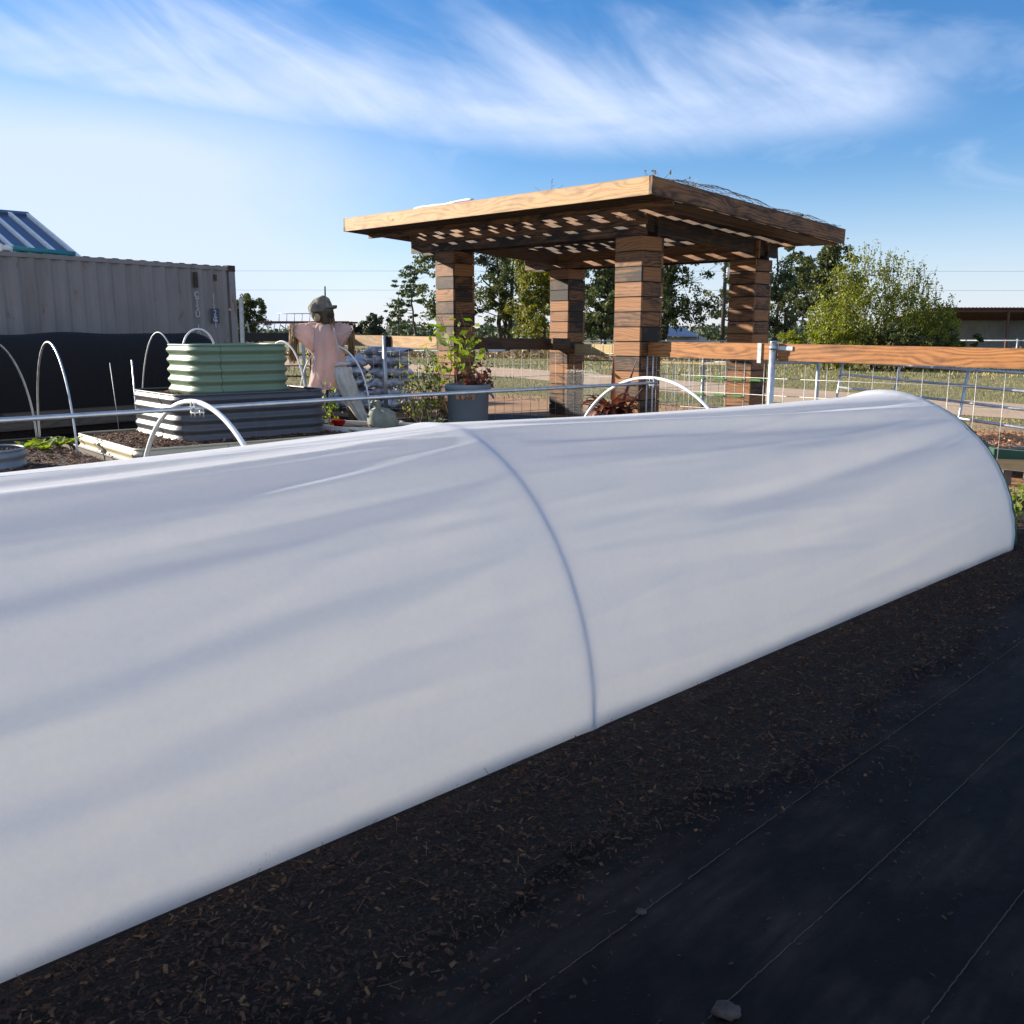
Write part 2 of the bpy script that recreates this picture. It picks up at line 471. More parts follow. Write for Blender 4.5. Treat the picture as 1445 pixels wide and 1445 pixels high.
def corr(name, col, rough=0.38):
    t = NT(name); p = t.obj()
    n = t.noise(p, 3, 5, 0.6); d = t.noise(t.map(p, (9, 9, 1.2)), 1.0, 4)
    c = t.mix(t.ramp(n, 0.35, 0.75, 0, 0.25), col, tuple(x * 0.7 for x in col))
    c = t.mix(t.ramp(d, 0.55, 0.8, 0, 0.3), c, (0.22, 0.19, 0.15))
    t.set(Base_Color=c, Roughness=rough)
    return t.mat


M['bed_green'] = corr('sage_green_steel', (0.165, 0.235, 0.150))
M['bed_grey'] = corr('slate_grey_steel', (0.075, 0.078, 0.088))
M['bed_cream'] = corr('cream_steel', (0.60, 0.53, 0.36))
M['bed_galv'] = corr('zinc_steel', (0.20, 0.225, 0.245))

# container paint with rust
t = NT('container_paint'); p = t.obj()
n = t.noise(p, 1.3, 5); st = t.noise(t.map(p, (4, 4, 0.35)), 1.0, 5, 0.6)
c = t.mix(t.ramp(n, 0.3, 0.7), (0.235, 0.205, 0.185), (0.275, 0.243, 0.222))
c = t.mix(t.ramp(st, 0.48, 0.72, 0, 0.6), c, (0.15, 0.128, 0.112))
ru = t.noise(t.map(p, (3, 3, 1.6), (4, 1, 2)), 1.7, 6, 0.65)
c = t.mix(t.ramp(ru, 0.62, 0.70, 0, 0.85), c, (0.20, 0.095, 0.04))
t.set(Base_Color=c, Roughness=0.6); M['container'] = t.mat
M['rust_brown'] = plain('brown_rust', (0.075, 0.048, 0.03), 0.9, 0, 0.3, 9)
M['blue_roof'] = plain('blue_metal_roof', (0.085, 0.115, 0.19), 0.4, 0.2, 0.08, 1.2)
M['wall_grey'] = plain('grey_sheet_wall', (0.36, 0.37, 0.36), 0.6, 0, 0.15, 0.6)
M['text'] = plain('white_stencil', (0.62, 0.62, 0.62), 0.7)
M['text_box'] = plain('blue_black_stencil', (0.06, 0.07, 0.10), 0.7)

# soil and mulch
t = NT('bark_chips'); r = t.attr('rnd'); p = t.obj()
n = t.noise(t.map(t.attr('gc', 'Vector'), (20, 60, 60)), 1, 3)
c = t.mix(t.ramp(r, 0.0, 0.8), (0.010, 0.0040, 0.0016), (0.084, 0.030, 0.0095))
c = t.mix(t.ramp(r, 0.84, 1.0), c, (0.22, 0.115, 0.043))
c = t.mix(t.ramp(n, 0.3, 0.7, 0, 0.5), c, (0.02, 0.014, 0.011))
t.set(Base_Color=c, Roughness=0.85); M['chips'] = t.mat
t = NT('red_bark_chips'); r = t.attr('rnd')
c = t.mix(t.ramp(r, 0.0, 0.7), (0.04, 0.018, 0.010), (0.22, 0.095, 0.045))
c = t.mix(t.ramp(r, 0.8, 1.0), c, (0.34, 0.20, 0.11))
t.set(Base_Color=c, Roughness=0.85); M['chips_red'] = t.mat
t = NT('orange_chips'); r = t.attr('rnd')
c = t.mix(r, (0.36, 0.15, 0.06), (0.70, 0.40, 0.21))
t.set(Base_Color=c, Roughness=0.85); M['chips_orange'] = t.mat


def soilmat(name, a, b, scale=14, bs=0.8):
    t = NT(name); p = t.geo()
    n = t.noise(p, scale, 8, 0.7); v = t.voro(p, scale * 3.2)
    c = t.mix(t.ramp(n, 0.3, 0.7), a, b)
    c = t.mix(t.ramp(v, 0.0, 0.5, 0.6, 0.0), c, tuple(x * 0.4 for x in a))
    t.set(Base_Color=c, Roughness=0.95)
    t.bump(t.math('ADD', n, v), bs, 0.02)
    return t.mat


M['soil'] = soilmat('dark_soil', (0.008, 0.005, 0.003), (0.030, 0.016, 0.009), 22)
M['soil_brown'] = soilmat('brown_soil', (0.030, 0.017, 0.011), (0.085, 0.048, 0.028))

# weed mat: woven black plastic with dust
t = NT('woven_weed_mat'); p = t.geo(); rot = t.map(p, (1, 1, 1), (0, 0, 0), (0, 0, R(-45)))
du = t.noise(t.map(rot, (1.1, 2.0, 1)), 1.6, 6, 0.65); du2 = t.noise(t.map(rot, (3, 26, 1)), 1.0, 4, 0.6); sp = t.noise(p, 60, 5, 0.7)
wv = t.n.new('ShaderNodeTexChecker'); t.l.new(rot, wv.inputs['Vector']); wv.inputs['Scale'].default_value = 330
c = t.mix(wv.outputs[1], (0.0068, 0.0046, 0.0036), (0.0100, 0.0070, 0.0056))
c = t.mix(t.math('MULTIPLY', t.ramp(du, 0.44, 0.70), t.ramp(du2, 0.35, 0.75, 0.25, 0.8)), c, (0.072, 0.055, 0.045))
c = t.mix(t.ramp(sp, 0.64, 0.74, 0, 0.7), c, (0.075, 0.050, 0.034))
t.set(Base_Color=c, Roughness=t.ramp(du, 0.3, 0.7, 0.6, 0.8), Specular_IOR_Level=0.14)
t.bump(t.math('ADD', t.math('MULTIPLY', du, 1.0), t.math('MULTIPLY', wv.outputs[1], 0.05)), 0.5, 0.03)
M['mat'] = t.mat
M['thread'] = plain('stitch_thread', (0.085, 0.065, 0.040), 0.9, 0, 0.2, 30)

# grass field
t = NT('field_grass'); p = t.geo()
n1 = t.noise(p, 0.16, 5, 0.6); n2 = t.noise(t.map(p, (0.4, 1.6, 1)), 1.0, 6, 0.7); n3 = t.noise(p, 9, 6, 0.75)
c = t.mix(t.ramp(n1, 0.35, 0.65), (0.130, 0.150, 0.038), (0.28, 0.225, 0.085))
c = t.mix(t.ramp(n2, 0.42, 0.66), c, (0.33, 0.25, 0.125))
c = t.mix(t.ramp(n3, 0.35, 0.7, 0.55, 0), c, (0.05, 0.06, 0.02))
t.set(Base_Color=c, Roughness=0.95); t.bump(t.math('ADD', n3, n2), 0.9, 0.08)
M['field'] = t.mat
t = NT('gravel_road'); p = t.geo()
n1 = t.noise(p, 0.5, 5); n2 = t.noise(p, 14, 6, 0.75)
c = t.mix(t.ramp(n1, 0.35, 0.65), (0.47, 0.325, 0.20), (0.57, 0.42, 0.28))
c = t.mix(t.ramp(n2, 0.35, 0.7, 0.5, 0), c, (0.17, 0.13, 0.095))
t.set(Base_Color=c, Roughness=0.95); t.bump(n2, 0.6, 0.03); M['road'] = t.mat
t = NT('orange_dirt'); p = t.geo()
n1 = t.noise(p, 0.8, 5); n2 = t.noise(p, 18, 6, 0.75)
c = t.mix(t.ramp(n1, 0.35, 0.65), (0.36, 0.175, 0.085), (0.48, 0.29, 0.15))
c = t.mix(t.ramp(n2, 0.4, 0.7, 0.5, 0), c, (0.11, 0.06, 0.03))
t.set(Base_Color=c, Roughness=0.95); t.bump(n2, 0.8, 0.03); M['dirt'] = t.mat
t = NT('grass_blades'); r = t.attr('rnd')
c = t.mix(t.ramp(r, 0.0, 0.6), (0.10, 0.145, 0.026), (0.22, 0.215, 0.055)); c = t.mix(t.ramp(r, 0.35, 0.85), c, (0.40, 0.31, 0.11))
t.set(Base_Color=c, Roughness=0.8); M['blade'] = t.mat

# ------------------------------------------------------------------ the setting
def sheet(name, pts, z, mat, sub=None):
    mb = MB(); mb.add([(x, y, z) for x, y in pts], [tuple(range(len(pts)))])
    return tag(mb.build(name, mat), kind='structure')


sheet('ground', [(-2500, -60), (2500, -60), (2500, 4000), (-2500, 4000)], -0.012, M['field'])
sheet('dirt', [(-9, 30), (-14, 24), (-9, 15), (4.2, 8.0), (14, 0.5), (16, 4), (8.5, 16.0), (3.5, 21.0), (-1, 24.5)], -0.008, M['dirt'])
sheet('road', [(-40, 72), (-0.2, 33.6), (6.1, 21.2), (9.35, 17.0), (16, 6), (21, 6), (11.4, 20.6), (7.8, 26.8), (0.2, 42), (-36, 84)], -0.004, M['road'])
sheet('weed_mat', [(-14, 16.0), (-3.5, -3.5), (4.5, -3.5), (7.2, 6.6), (4.45, 9.2), (2.6, 11.3), (4.2, 13.4), (1.2, 18.9), (-1.2, 17.6), (-2.5, 16.6), (-6, 21)], 0.0, M['mat'])

# seams stitched into the mat
mb = MB()
for off in (-1.34, -0.995, -0.635, -0.28, 0.08):
    pts = []
    q = -1.2
    while q < 9.0:
        x, y = q * 0.7071 - off * -0.7071 * -1 * -1, 0
        base = Vector((0.7071 * q, 0.7071 * q, 0)) + Vector((0.7071, -0.7071, 0)) * off
        base += Vector((0.7071, -0.7071, 0)) * (0.006 * math.sin(q * 1.7 + off * 9) + random.uniform(-0.0012, 0.0012))
        if random.random() < 0.93:
            d = Vector((0.7071, 0.7071, 0)).normalized()
            mb.bar(base + Vector((0, 0, 0.003)), base + d * random.uniform(0.013, 0.0165) + Vector((random.uniform(-.0008, .0008), 0, 0.003)), 0.0023, 0.0016)
        q += 0.016
tag(mb.build('mat_seams', M['thread']), kind='structure')

# main tunnel frame of reference: base line along T, N points across under the tunnel
P0 = Vector((0.3245, 3.421, 0)); T = Vector((0.731, 0.6828, 0)).normalized(); N = Vector((-T.y, T.x, 0))


def tun(s, x, z, D=0.0):
    return P0 + T * s + N * (x + D) + Vector((0, 0, z))


# unseen soil berm in the tunnel, shaped to shade the hem, and the mulch strip beside it
mb = MB(); P = []
for i in range(60):
    s = -6 + i * 10.45 / 59; row = []
    for j in range(16):
        x = (0.055, 0.07, 0.085, 0.10)[j] if j < 4 else 0.12 + (j - 4) * 1.79 / 11
        z = 0.004 + 0.055 * min(1, max(0, min(x - 0.055, 1.91 - x) / 0.03)) + 0.015 * math.sin(i * 1.7 + j * 2.3)* (0 < j < 15)
        row.append(tun(s, x, z))
    P.append(row)
mb.grid(P); tag(mb.build('soil', M['soil_brown']), kind='structure')


def strip_w(s):
    return 0.62 + 0.09 * math.sin(s * 1.3 + 0.6) + 0.05 * math.sin(s * 3.7) - 0.02 * s


mb = MB(); P = []
for i in range(240):
    s = -4 + i * 10.2 / 239; row = []
    w = strip_w(s) + 0.03 * math.sin(s * 11) + 0.02 * math.sin(s * 23)
    for j in range(24):
        f = j / 23; x = 0.07 - f * (w + 0.07)
        if s > 4.5: x += min(1, (s - 4.5) / .5) * (1 - f) * 0.8
        z = -0.001 + 0.030 * (1 - f) ** 0.6 * min(1, .1 + max(0, -x) * 9) * (0.75 + 0.5 * math.sin(s * 9 + j * 1.1) * math.sin(s * 5.3 - j * .7)) if j < 22 else -0.004
        row.append(tun(s, x, z))
    P.append(row)
mb.grid(P); tag(mb.build('mulch_ground', M['soil']), kind='structure')


def chips(n, place, mat, name, lo=0.008, hi=0.03, flat=0.35, mb=None):
    mb = mb or MB()
    for _ in range(n):
        p = place()
        if p is None: continue
        k = random.random()
        L = lo + (hi - lo) * random.random() ** 3.0; W = L * random.uniform(0.14, 0.60); H = W * random.uniform(0.12, flat)
        if k > 0.93: L *= 1.6; W *= 0.45
        a = random.uniform(0, 6.283); ti = random.gauss(0, 0.33); ro = random.gauss(0, 0.4)
        m = Matrix.Rotation(a, 3, 'Z') @ Matrix.Rotation(ti, 3, 'Y') @ Matrix.Rotation(ro, 3, 'X')
        off = Vector((random.uniform(-9, 9), random.uniform(-9, 9), 0))
        j = lambda: random.uniform(0.35, 1.0)
        vs = [p + m @ Vector(q) for q in ((-L * j(), -W * j(), -H), (L * j(), -W * j(), -H), (L * j(), W * j(), -H), (-L * j(), W * j(), -H),
                                          (-L * j() * .9, -W * j() * .9, H), (L * j() * .9, -W * j() * .9, H), (L * j() * .9, W * j() * .9, H), (-L * j() * .9, W * j() * .9, H))]
        mb.add(vs, [(4, 5, 6, 7), (0, 1, 5, 4), (1, 2, 6, 5), (2, 3, 7, 6), (3, 0, 4, 7)], 0, [v + off for v in vs])
    return mb.build(name, mat) if name else mb


def place_strip():
    s = -3.2 + 9.0 * random.random() ** 1.25
    w = strip_w(s)
    f = random.random()
    x = -0.014 - f * w * (1.0 + 0.45 * random.random() ** 2.5)
    if s > 4.5: x += random.random() * 0.8 * min(1, (s - 4.5) / .4)
    z = 0.006 + 0.030 * max(0.0, 1 - f) ** 0.6 * min(1, f * 5) + random.random() * 0.010 * min(1, .15 + f * 4)
    return tun(s, x, z)


def place_mat():
    s = -3 + 9 * random.random(); w = strip_w(s)
    d = min(random.expovariate(5.0), 2.3)
    if random.random() < 0.40:
        k = random.randrange(14); s = -2.5 + k * .6 + random.gauss(0, .22); d = (0.35, 0.9, .55, 1.25, .7)[k % 5] + random.gauss(0, 0.07)
    return tun(s, -w - d, 0.006)


tag(chips(52000, place_strip, M['chips'], 'mulch', 0.0020, 0.0155), kind='stuff')
tag(chips(4200, place_mat, M['debris'], 'debris', 0.0015, 0.011), kind='stuff')
mb = MB()                                        # twigs and dry straws lying among the chips
for _ in range(520):
    p = place_strip() + Vector((0, 0, 0.012)); a = random.uniform(0, 6.28); L = random.uniform(0.02, 0.065)
    d = Vector((math.cos(a), math.sin(a), random.uniform(-0.1, 0.35)))
    mb.tube([p, p + d * L * .5 + Vector((0, 0, random.uniform(-.004, .008))), p + d * L], [0.0011, 0.0009, 0.0006], 4)
tag(mb.build('straw_litter', M['litter']), kind='stuff')


def stone(name, loc, r, mat, label):
    bpy_me = MB(); P = []
    for i in range(14):
        th = 2 * math.pi * i / 14; row = []
        for j in range(8):
            ph = math.pi * j / 7
            rr = r * (1 + 0.13 * math.sin(3 * th + j) + 0.1 * math.sin(5 * th - 2 * j))
            row.append((rr * math.sin(ph) * math.cos(th) * 1.25, rr * math.sin(ph) * math.sin(th), rr * 0.62 * math.cos(ph)))
        P.append(row)
    bpy_me.grid(P, True)
    o = bpy_me.build(name, mat); o.location = loc
    return tag(o, label, 'stone')


M['stone'] = plain('dusty_stone', (0.085, 0.066, 0.055), 0.9, 0, 0.3, 22, 0.5)
p = atz(1025, 1432, 0.0)
stone('stone', (p.x, p.y, 0.012), 0.026, M['stone'], 'fist sized brown clod on the weed mat between two seams, nearest the camera')
p = atz(905, 1289, 0.0)
stone('stone', (p.x, p.y, 0.006), 0.012, M['stone'], 'small pale pebble sitting on the stitched seam of the weed mat')

# ------------------------------------------------------------------ the covered tunnel
TU = thing('covered_tunnel', 'long low garden tunnel covered in white fleece stretched over hoops', 'row cover', tuple(tun(0, 0, 0)))
L0 = Vector(TU.location)
HOOPS = ((-4.55, 0.97, 1.14), (0.0, 0.97, 1.15), (4.5, 1.0, 1.085))


def WH(s):
    for (a, wa, ha), (b, wb, hb) in zip(HOOPS, HOOPS[1:]):
        if s <= b or b == HOOPS[-1][0]:
            f = min(1, max(0, (s - a) / (b - a))); return wa + (wb - wa) * f, ha + (hb - ha) * f, f, b - a
    return 1, 1, 0, 1


# long soft folds: (bay, start fraction, end fraction, angle at start, angle at end (deg from near base), width deg, height)
FOLDS = [
    (0, -.1, 1.0, 66, 80, 4.6, 0.013), (0, 0.0, 1.0, 76, 88, 5.0, -0.010), (0, .1, .98, 55, 66, 3.6, 0.010), (0, .2, 1.0, 44, 60, 4.2, -0.011),
    (0, .0, .95, 38, 52, 3.6, 0.012), (0, .25, 1.0, 28, 45, 3.8, -0.010), (0, .1, .97, 24, 37, 3.6, 0.013), (0, .3, 1.0, 18, 30, 3.0, -0.009),
    (0, .2, .95, 13, 21, 3.2, 0.011), (0, .45, 1.0, 50, 72, 2.0, 0.005), (0, .55, 1.0, 34, 57, 1.8, 0.004), (0, .6, 1.0, 25, 41, 1.8, 0.004),
    (1, 0, 1.02, 80, 67, 2.6, 0.017), (1, .05, 1.0, 72, 60, 4.0, -0.018), (1, .05, 1.0, 86, 74, 3.0, -0.014), (1, .22, 1.02, 40, 52, 3.2, -0.020),
    (1, .25, 1.0, 50, 58, 3.6, 0.016), (1, .2, 1.0, 31, 43, 4.4, 0.014), (1, .5, 1.03, 10, 16, 2.2, -0.008), (1, .0, .7, 62, 50, 3.0, 0.008),
    (1, 0, .6, 45, 38, 3.0, -0.007), (1, .3, 1.0, 24, 32, 4.0, -0.008), (1, 0, .45, 70, 66, 1.6, 0.005), (1, 0, .4, 58, 53, 1.6, 0.004),
    (1, 0, .5, 30, 24, 2.6, -0.006), (1, .55, 1.0, 56, 64, 1.8, 0.006),
]
fr_ = random.Random(3)
for bay_ in (0, 1):
    for k in range(42):                               # many fine creases fanning out from the hoops
        near = fr_.random() < .6; a_ = fr_.uniform(6, 96); L_ = fr_.uniform(.12, .5); fan = fr_.gauss(0, 5)
        end1 = (bay_ == 0) == near
        f0_, f1_ = ((1 - L_, 1.0) if end1 else (0.0, L_)) if fr_.random() < .8 else (.3, .3 + L_)
        FOLDS.append((bay_, f0_, f1_, a_ + (fan if end1 else 0), a_ + (0 if end1 else fan), fr_.uniform(.7, 1.7), fr_.choice((-1, 1)) * fr_.uniform(.0014, .0042)))
NS, NA = 330, 230
smin, smax = -4.9, 4.56
P = []
for i in range(NS):
    s = smin + (smax - smin) * i / (NS - 1)
    W, H, f, L = WH(s)
    bay = 0 if s <= 0 else 1
    sagw = math.sin(math.pi * f) if s > -4.55 else 0.0
    row = []
    for j in range(NA + 1):
        a = math.pi * j / NA; deg = math.degrees(a)
        r = 1.0 - (0.022 if bay == 0 else 0.018) * (sagw ** 1.0) * math.sin(a) ** 0.6
        if deg > 60: r -= (0.022 if bay == 0 else 0.004) * sagw * math.exp(-((deg - 88) / 22) ** 2)
        # cloth hugs the hoop tube, which stands proud as a soft rib
        d0 = min(abs(s - h[0]) for h in HOOPS)
        r += 0.006 * math.exp(-(d0 / 0.045) ** 2)
        disp = 0.0
        for (bb, f0, f1, a0, a1, wd, h) in FOLDS:
            if bb != bay: continue
            q = (f - f0) / (f1 - f0)
            if q < 0 or q > 1: continue
            ang = a0 + (a1 - a0) * q ** 1.15
            env = math.sin(math.pi * min(1, max(0, q))) ** 0.5 * (1 - 0.25 * q)
            wdd = wd * (1.25 - 0.6 * q if bay == 0 else 0.85 + 0.1 * math.sin(q * 3))
            disp += 1.3 * h * env * math.exp(-((deg - ang) / wdd) ** 2)
        # fine puckers where the cloth meets the hoop
        if d0 < 0.5:
            disp += 0.0016 * math.sin(deg * 0.9 + s * 2.0) * math.exp(-d0 / 0.16) * min(1, d0 / 0.05)
        disp += 0.0009 * math.sin(deg * .83 - s * 1.9 + math.sin(s * 2.3)) * math.sin(s * 1.3 + deg * .05)
        disp += 0.0022 * math.sin(deg * .31 + s * 1.1) * math.sin(deg * .17 - s * .7) * sagw
        fl = 0.0
        if deg < 7: fl = -0.007 * (1 - deg / 7)   # hem tucked in under the edge
        x = W * (1 - math.cos(a) * (r + disp + 0)) ; z = H * math.sin(a) * (r + disp)
        x -= fl
        if s > 4.40 and deg > 70: z += 0.035 * min(1, (s - 4.40) / 0.16) * math.exp(-((deg - 105) / 26) ** 2)
        row.append(tun(s, x, max(z, 0.004)) - L0)
    P.append(row)
mb = MB(); mb.grid(P)
o = mb.build('cover', M['fleece'], TU)
o['label'] = 'white fleece cover'
for (s, w, h) in HOOPS:
    pts = [tun(s, w - (w * 0.9985 - .010) * math.cos(a), (h * 1.003 - .010) * math.sin(a)) - L0 for a in np.linspace(0.02, math.pi - .02, 61)]
    mb = MB(); mb.tube(pts, 0.0105, 10); mb.build('hoop', M['blue_line'] if s == 0 else M['green_pvc'], TU)
mb = MB(); mb.tube([tun(s, 0.97, 1.10 - (0.06 if s > 0 else 0.03) * s / 4.5 * (1 if s > 0 else -1)) - L0 for s in np.linspace(-4.5, 4.5, 20)], 0.012, 8)
mb.build('purlin', M['galv'], TU)
# the fleece closing the far end
mb = MB(); P = []
for i in range(40):
    a = math.pi * i / 39
    P.append([tun(4.5 + 0.05 * math.sin(6 * a + k) * (1 - k / 7), 1.0 - 0.985 * math.cos(a) * k / 7, 0.02 + 1.055 * math.sin(a) * k / 7) - L0 for k in range(8)])
mb.grid(P); mb.build('end_flap', M['fleece'], TU)
mb = MB()
pts = [tun(4.575, 1.0 - 0.990 * math.cos(a), 1.068 * math.sin(a)) - L0 for a in np.linspace(0, math.pi, 49)]
mb.tube(pts, 0.016, 8); mb.build('end_hoop', M['green_pvc'], TU)

# bare tunnel frame behind it
FR = thing('tunnel_frame', 'bare white tunnel hoops joined by a long galvanised ridge pipe', 'tunnel frame', tuple(tun(0.1, 0, 0, 2.6)))
F0 = Vector(FR.location); FD = 2.6
fh = []
for s in (0.1, 4.95, -4.7):
    pts = [tun(s, 1.1 - 1.1 * math.cos(a), 1.1 * math.sin(a), FD) - F0 for a in np.linspace(0, math.pi, 49)]
    mb = MB(); mb.tube(pts, 0.017, 10); fh.append(mb.build('hoop', M['white_pipe'], FR))
mb = MB(); mb.tube([tun(s, 1.06, 1.058 + 0.006 * math.sin(s), FD) - F0 for s in np.linspace(-5.6, 4.98, 24)], 0.0155, 12)
mb.build('ridge_pipe', M['galv'], FR)
for s in (0.1, 4.95, -4.7):
    mb = MB()
    for ds in (-0.03, 0.03):
        c = tun(s + ds, 1.06, 1.07, FD) - F0
        mb.tube([c + N * 0.028 * math.cos(a) + Vector((0, 0, 0.036 * math.sin(a))) for a in np.linspace(-0.6, math.pi + 0.6, 12)], 0.005, 6)
        for sg in (-1, 1):
            mb.tube([c + N * 0.026 * sg + Vector((0, 0, -0.015)), c + N * 0.026 * sg + Vector((0, 0, -0.075))], 0.0045, 6)
    mb.bar(tun(s - 0.035, 1.06, 1.03, FD) - F0, tun(s + 0.035, 1.06, 1.03, FD) - F0, 0.07, 0.006)
    mb.build('clamp', M['galv'], FR)


# ------------------------------------------------------------------ foliage builders
def rand_dirs(n):
    d = rng.normal(size=(n, 3)); return d / np.linalg.norm(d, axis=1)[:, None]


def leaves(mb, C, size, rndv=None, mat=0, up=0.0, aspect=0.55):
    n = len(C)
    A = rand_dirs(n); A[:, 2] *= (1 - up); A /= np.linalg.norm(A, axis=1)[:, None]
    B = np.cross(A, rand_dirs(n)); B /= np.linalg.norm(B, axis=1)[:, None] + 1e-9
    sz = size * rng.uniform(0.6, 1.3, n)[:, None]
    mb.quads(C, A * sz * 0.5, B * sz * aspect, rng.random(n) if rndv is None else rndv, mat)


def limb(mb, p, q, r0, r1, bend=0.08, n=6, seg=6):
    p, q = Vector(p), Vector(q); L = (q - p).length
    off = Vector((random.gauss(0, bend), random.gauss(0, bend), random.gauss(0, bend * .6))) * L
    pts = [p.lerp(q, i / n) + off * math.sin(math.pi * i / n) + Vector((random.gauss(0, .012), random.gauss(0, .012), 0)) * L for i in range(n + 1)]
    mb.tube(pts, [r0 + (r1 - r0) * i / n for i in range(n + 1)], seg, cap=False)
    return pts


def tree(name, label, loc, H, spread, mat, nclump=60, per=110, lsize=0.22, trunk_h=0.35, clump=0.11, shape='round', seed=1, group=None, limbs=9, lean=0.0, r0=None, multi=1, squash=0.8, bare=0.0):
    """trunk with limbs; leaf clumps sit at the limb ends through the crown's volume"""
    random.seed(seed); global rng; rng = np.random.default_rng(seed)
    if shape != 'pine': nclump = int(nclump * 1.7); per = int(per * .85); clump *= .9
    t_ = thing(name, label, 'tree', loc, 0, group)
    tb, cb = MB(), MB()
    r0 = r0 or H * 0.022
    tips = []
    for m_ in range(multi):
        a0 = random.uniform(0, 6.28)
        base = Vector((math.cos(a0), math.sin(a0), 0)) * (r0 * 1.5 * (multi > 1))
        top = Vector((lean * H + math.cos(a0) * spread * .28 * (multi > 1), math.sin(a0) * spread * .28 * (multi > 1), H * 0.93))
        tp = limb(tb, base - Vector((0, 0, 0.1)), top, r0 / (multi ** .5), r0 * 0.12, 0.03, 9, 8)
        for k in range(max(3, limbs // multi)):
            h = trunk_h + (0.96 - trunk_h) * (k + random.random() * 0.8) / max(3, limbs // multi)
            p = tp[0].lerp(tp[-1], 0); i = min(8, int(h * 9)); p = tp[i].lerp(tp[i + 1], h * 9 - i)
            a = random.uniform(0, 6.28) + k * 2.4
            hh = (h - trunk_h) / (1 - trunk_h)
            if shape == 'pine': ext = spread * (0.55 + 0.5 * math.sin(math.pi * min(1, hh * 0.9 + 0.15))) * (1.0 if hh > .35 else random.uniform(.4, .9))
            elif shape == 'column': ext = spread * (0.5 + 0.5 * math.sin(math.pi * (hh * .8 + .2)))
            else: ext = spread * math.sqrt(max(0.05, 1 - (hh * 1.15 - 0.42) ** 2 / 0.62))
            ext *= random.uniform(0.65, 1.08)
            rise = {'pine': 0.12, 'column': 0.5, 'round': 0.38}[shape] * ext
            q = p + Vector((math.cos(a) * ext, math.sin(a) * ext, rise * random.uniform(.6, 1.3)))
            rr = r0 * (0.42 * (1 - h) + 0.10)
            pts = limb(tb, p, q, rr, rr * 0.25, 0.10, 5, 5)
            for s_ in range(3):
                f = random.uniform(0.35, 1.0); i2 = min(4, int(f * 5)); b = pts[i2]
                q2 = b + Vector((random.gauss(0, .34), random.gauss(0, .34), random.gauss(.12, .2))) * ext
                limb(tb, b, q2, rr * 0.3, rr * 0.08, 0.1, 3, 4)
                tips.append(q2)
            tips += [pts[-1], pts[3]]
        tips += [tp[-1], tp[-1] + Vector((0, 0, H * .05))]
    tips = np.array([tuple(p) for p in tips])
    idx = rng.integers(0, len(tips), nclump)
    cs = tips[idx] * (1 - .12 * rng.random((nclump, 1)) * np.array([[1, 1, .6]])) + rng.normal(size=(nclump, 3)) * clump * H * 0.75
    allc, allr = [], []
    for c in cs:
        k = max(6, int(per * rng.uniform(0.35, 1.5)))
        sc_ = clump * H * rng.uniform(0.5, 1.15)
        # leaves crowd the shell of each clump, thinned by chance
        d = rand_dirs(k) * (rng.random(k) ** 0.5)[:, None] * sc_
        d[:, 2] *= squash if shape != 'pine' else 0.42
        allc.append(c + d); allr.append(np.clip(rng.normal(rng.uniform(0.25, 0.75), 0.2, k), 0, 1))
    C = np.concatenate(allc); Rr = np.concatenate(allr)
    ok = C[:, 2] > 0.05
    leaves(cb, C[ok], lsize, Rr[ok])
    tb.build('trunk', M['bark'], t_); cb.build('crown', mat, t_)
    return t_


def ground_at(u, y):
    p = at(u, 500, y); return (p.x, p.y, -0.012)


# ------------------------------------------------------------------ far things: trees, buildings, field
tree('pine_tree', 'tall pine with bare lower trunk and ragged crown left of the pergola', ground_at(592, 105), 10.2, 2.0, M['leaf_pine'], 52, 70, 0.30, 0.42, 0.062, 'pine', 11, None, 17, -0.012, 0.16)
tree('pine_tree', 'thinner pine with sparse lower boughs, leftmost of the two pines', ground_at(566, 112), 7.4, 1.8, M['leaf_pine'], 34, 55, 0.30, 0.30, 0.062, 'pine', 12, None, 13, 0.0, 0.12)
tree('shade_tree', 'dark leafy tree half hidden behind the left front pillar', ground_at(636, 88), 11.0, 2.0, M['leaf_oak'], 60, 100, 0.30, 0.22, 0.085, 'round', 13, None, 14)
tree('oak_tree', 'large dark oak with forked trunk framed between the left pillars', ground_at(716, 84), 11.5, 4.3, M['leaf_oak'], 88, 120, 0.25, 0.16, 0.06, 'round', 21, None, 22, 0, 0.42, 3)
tree('maple_tree', 'yellow green tree beside the oak, seen through the pergola', ground_at(768, 70), 7.6, 2.3, M['leaf_yellow'], 110, 120, 0.22, 0.16, 0.085, 'round', 24, None, 14)
tree('shade_tree', 'tall grey green tree behind the middle of the pergola', ground_at(848, 78), 12.2, 2.6, M['leaf_grey'], 150, 130, 0.26, 0.10, 0.055, 'column', 25, None, 22)
tree('shade_tree', 'dark tree right behind the near pillar with drooping edge', ground_at(938, 66), 9.6, 2.6, M['leaf_oak'], 120, 120, 0.20, 0.14, 0.068, 'round', 27, None, 18)
tree('shade_tree', 'slender pale tree behind the utility pole', ground_at(1026, 80), 8.2, 1.3, M['leaf_grey'], 45, 90, 0.22, 0.25, 0.07, 'column', 28, None, 12)
tree('shade_tree', 'tall grey green tree with forked pale stems right of the pergola', ground_at(1098, 64), 9.4, 2.1, M['leaf_grey'], 90, 110, 0.20, 0.12, 0.06, 'column', 31, None, 16, 0, None, 2)
tree('shade_tree', 'dark tree crown rising between the pergola corner and the bright bush', ground_at(1163, 58), 7.6, 2.0, M['leaf_oak'], 90, 120, 0.19, 0.08, 0.075, 'column', 32, None, 16)


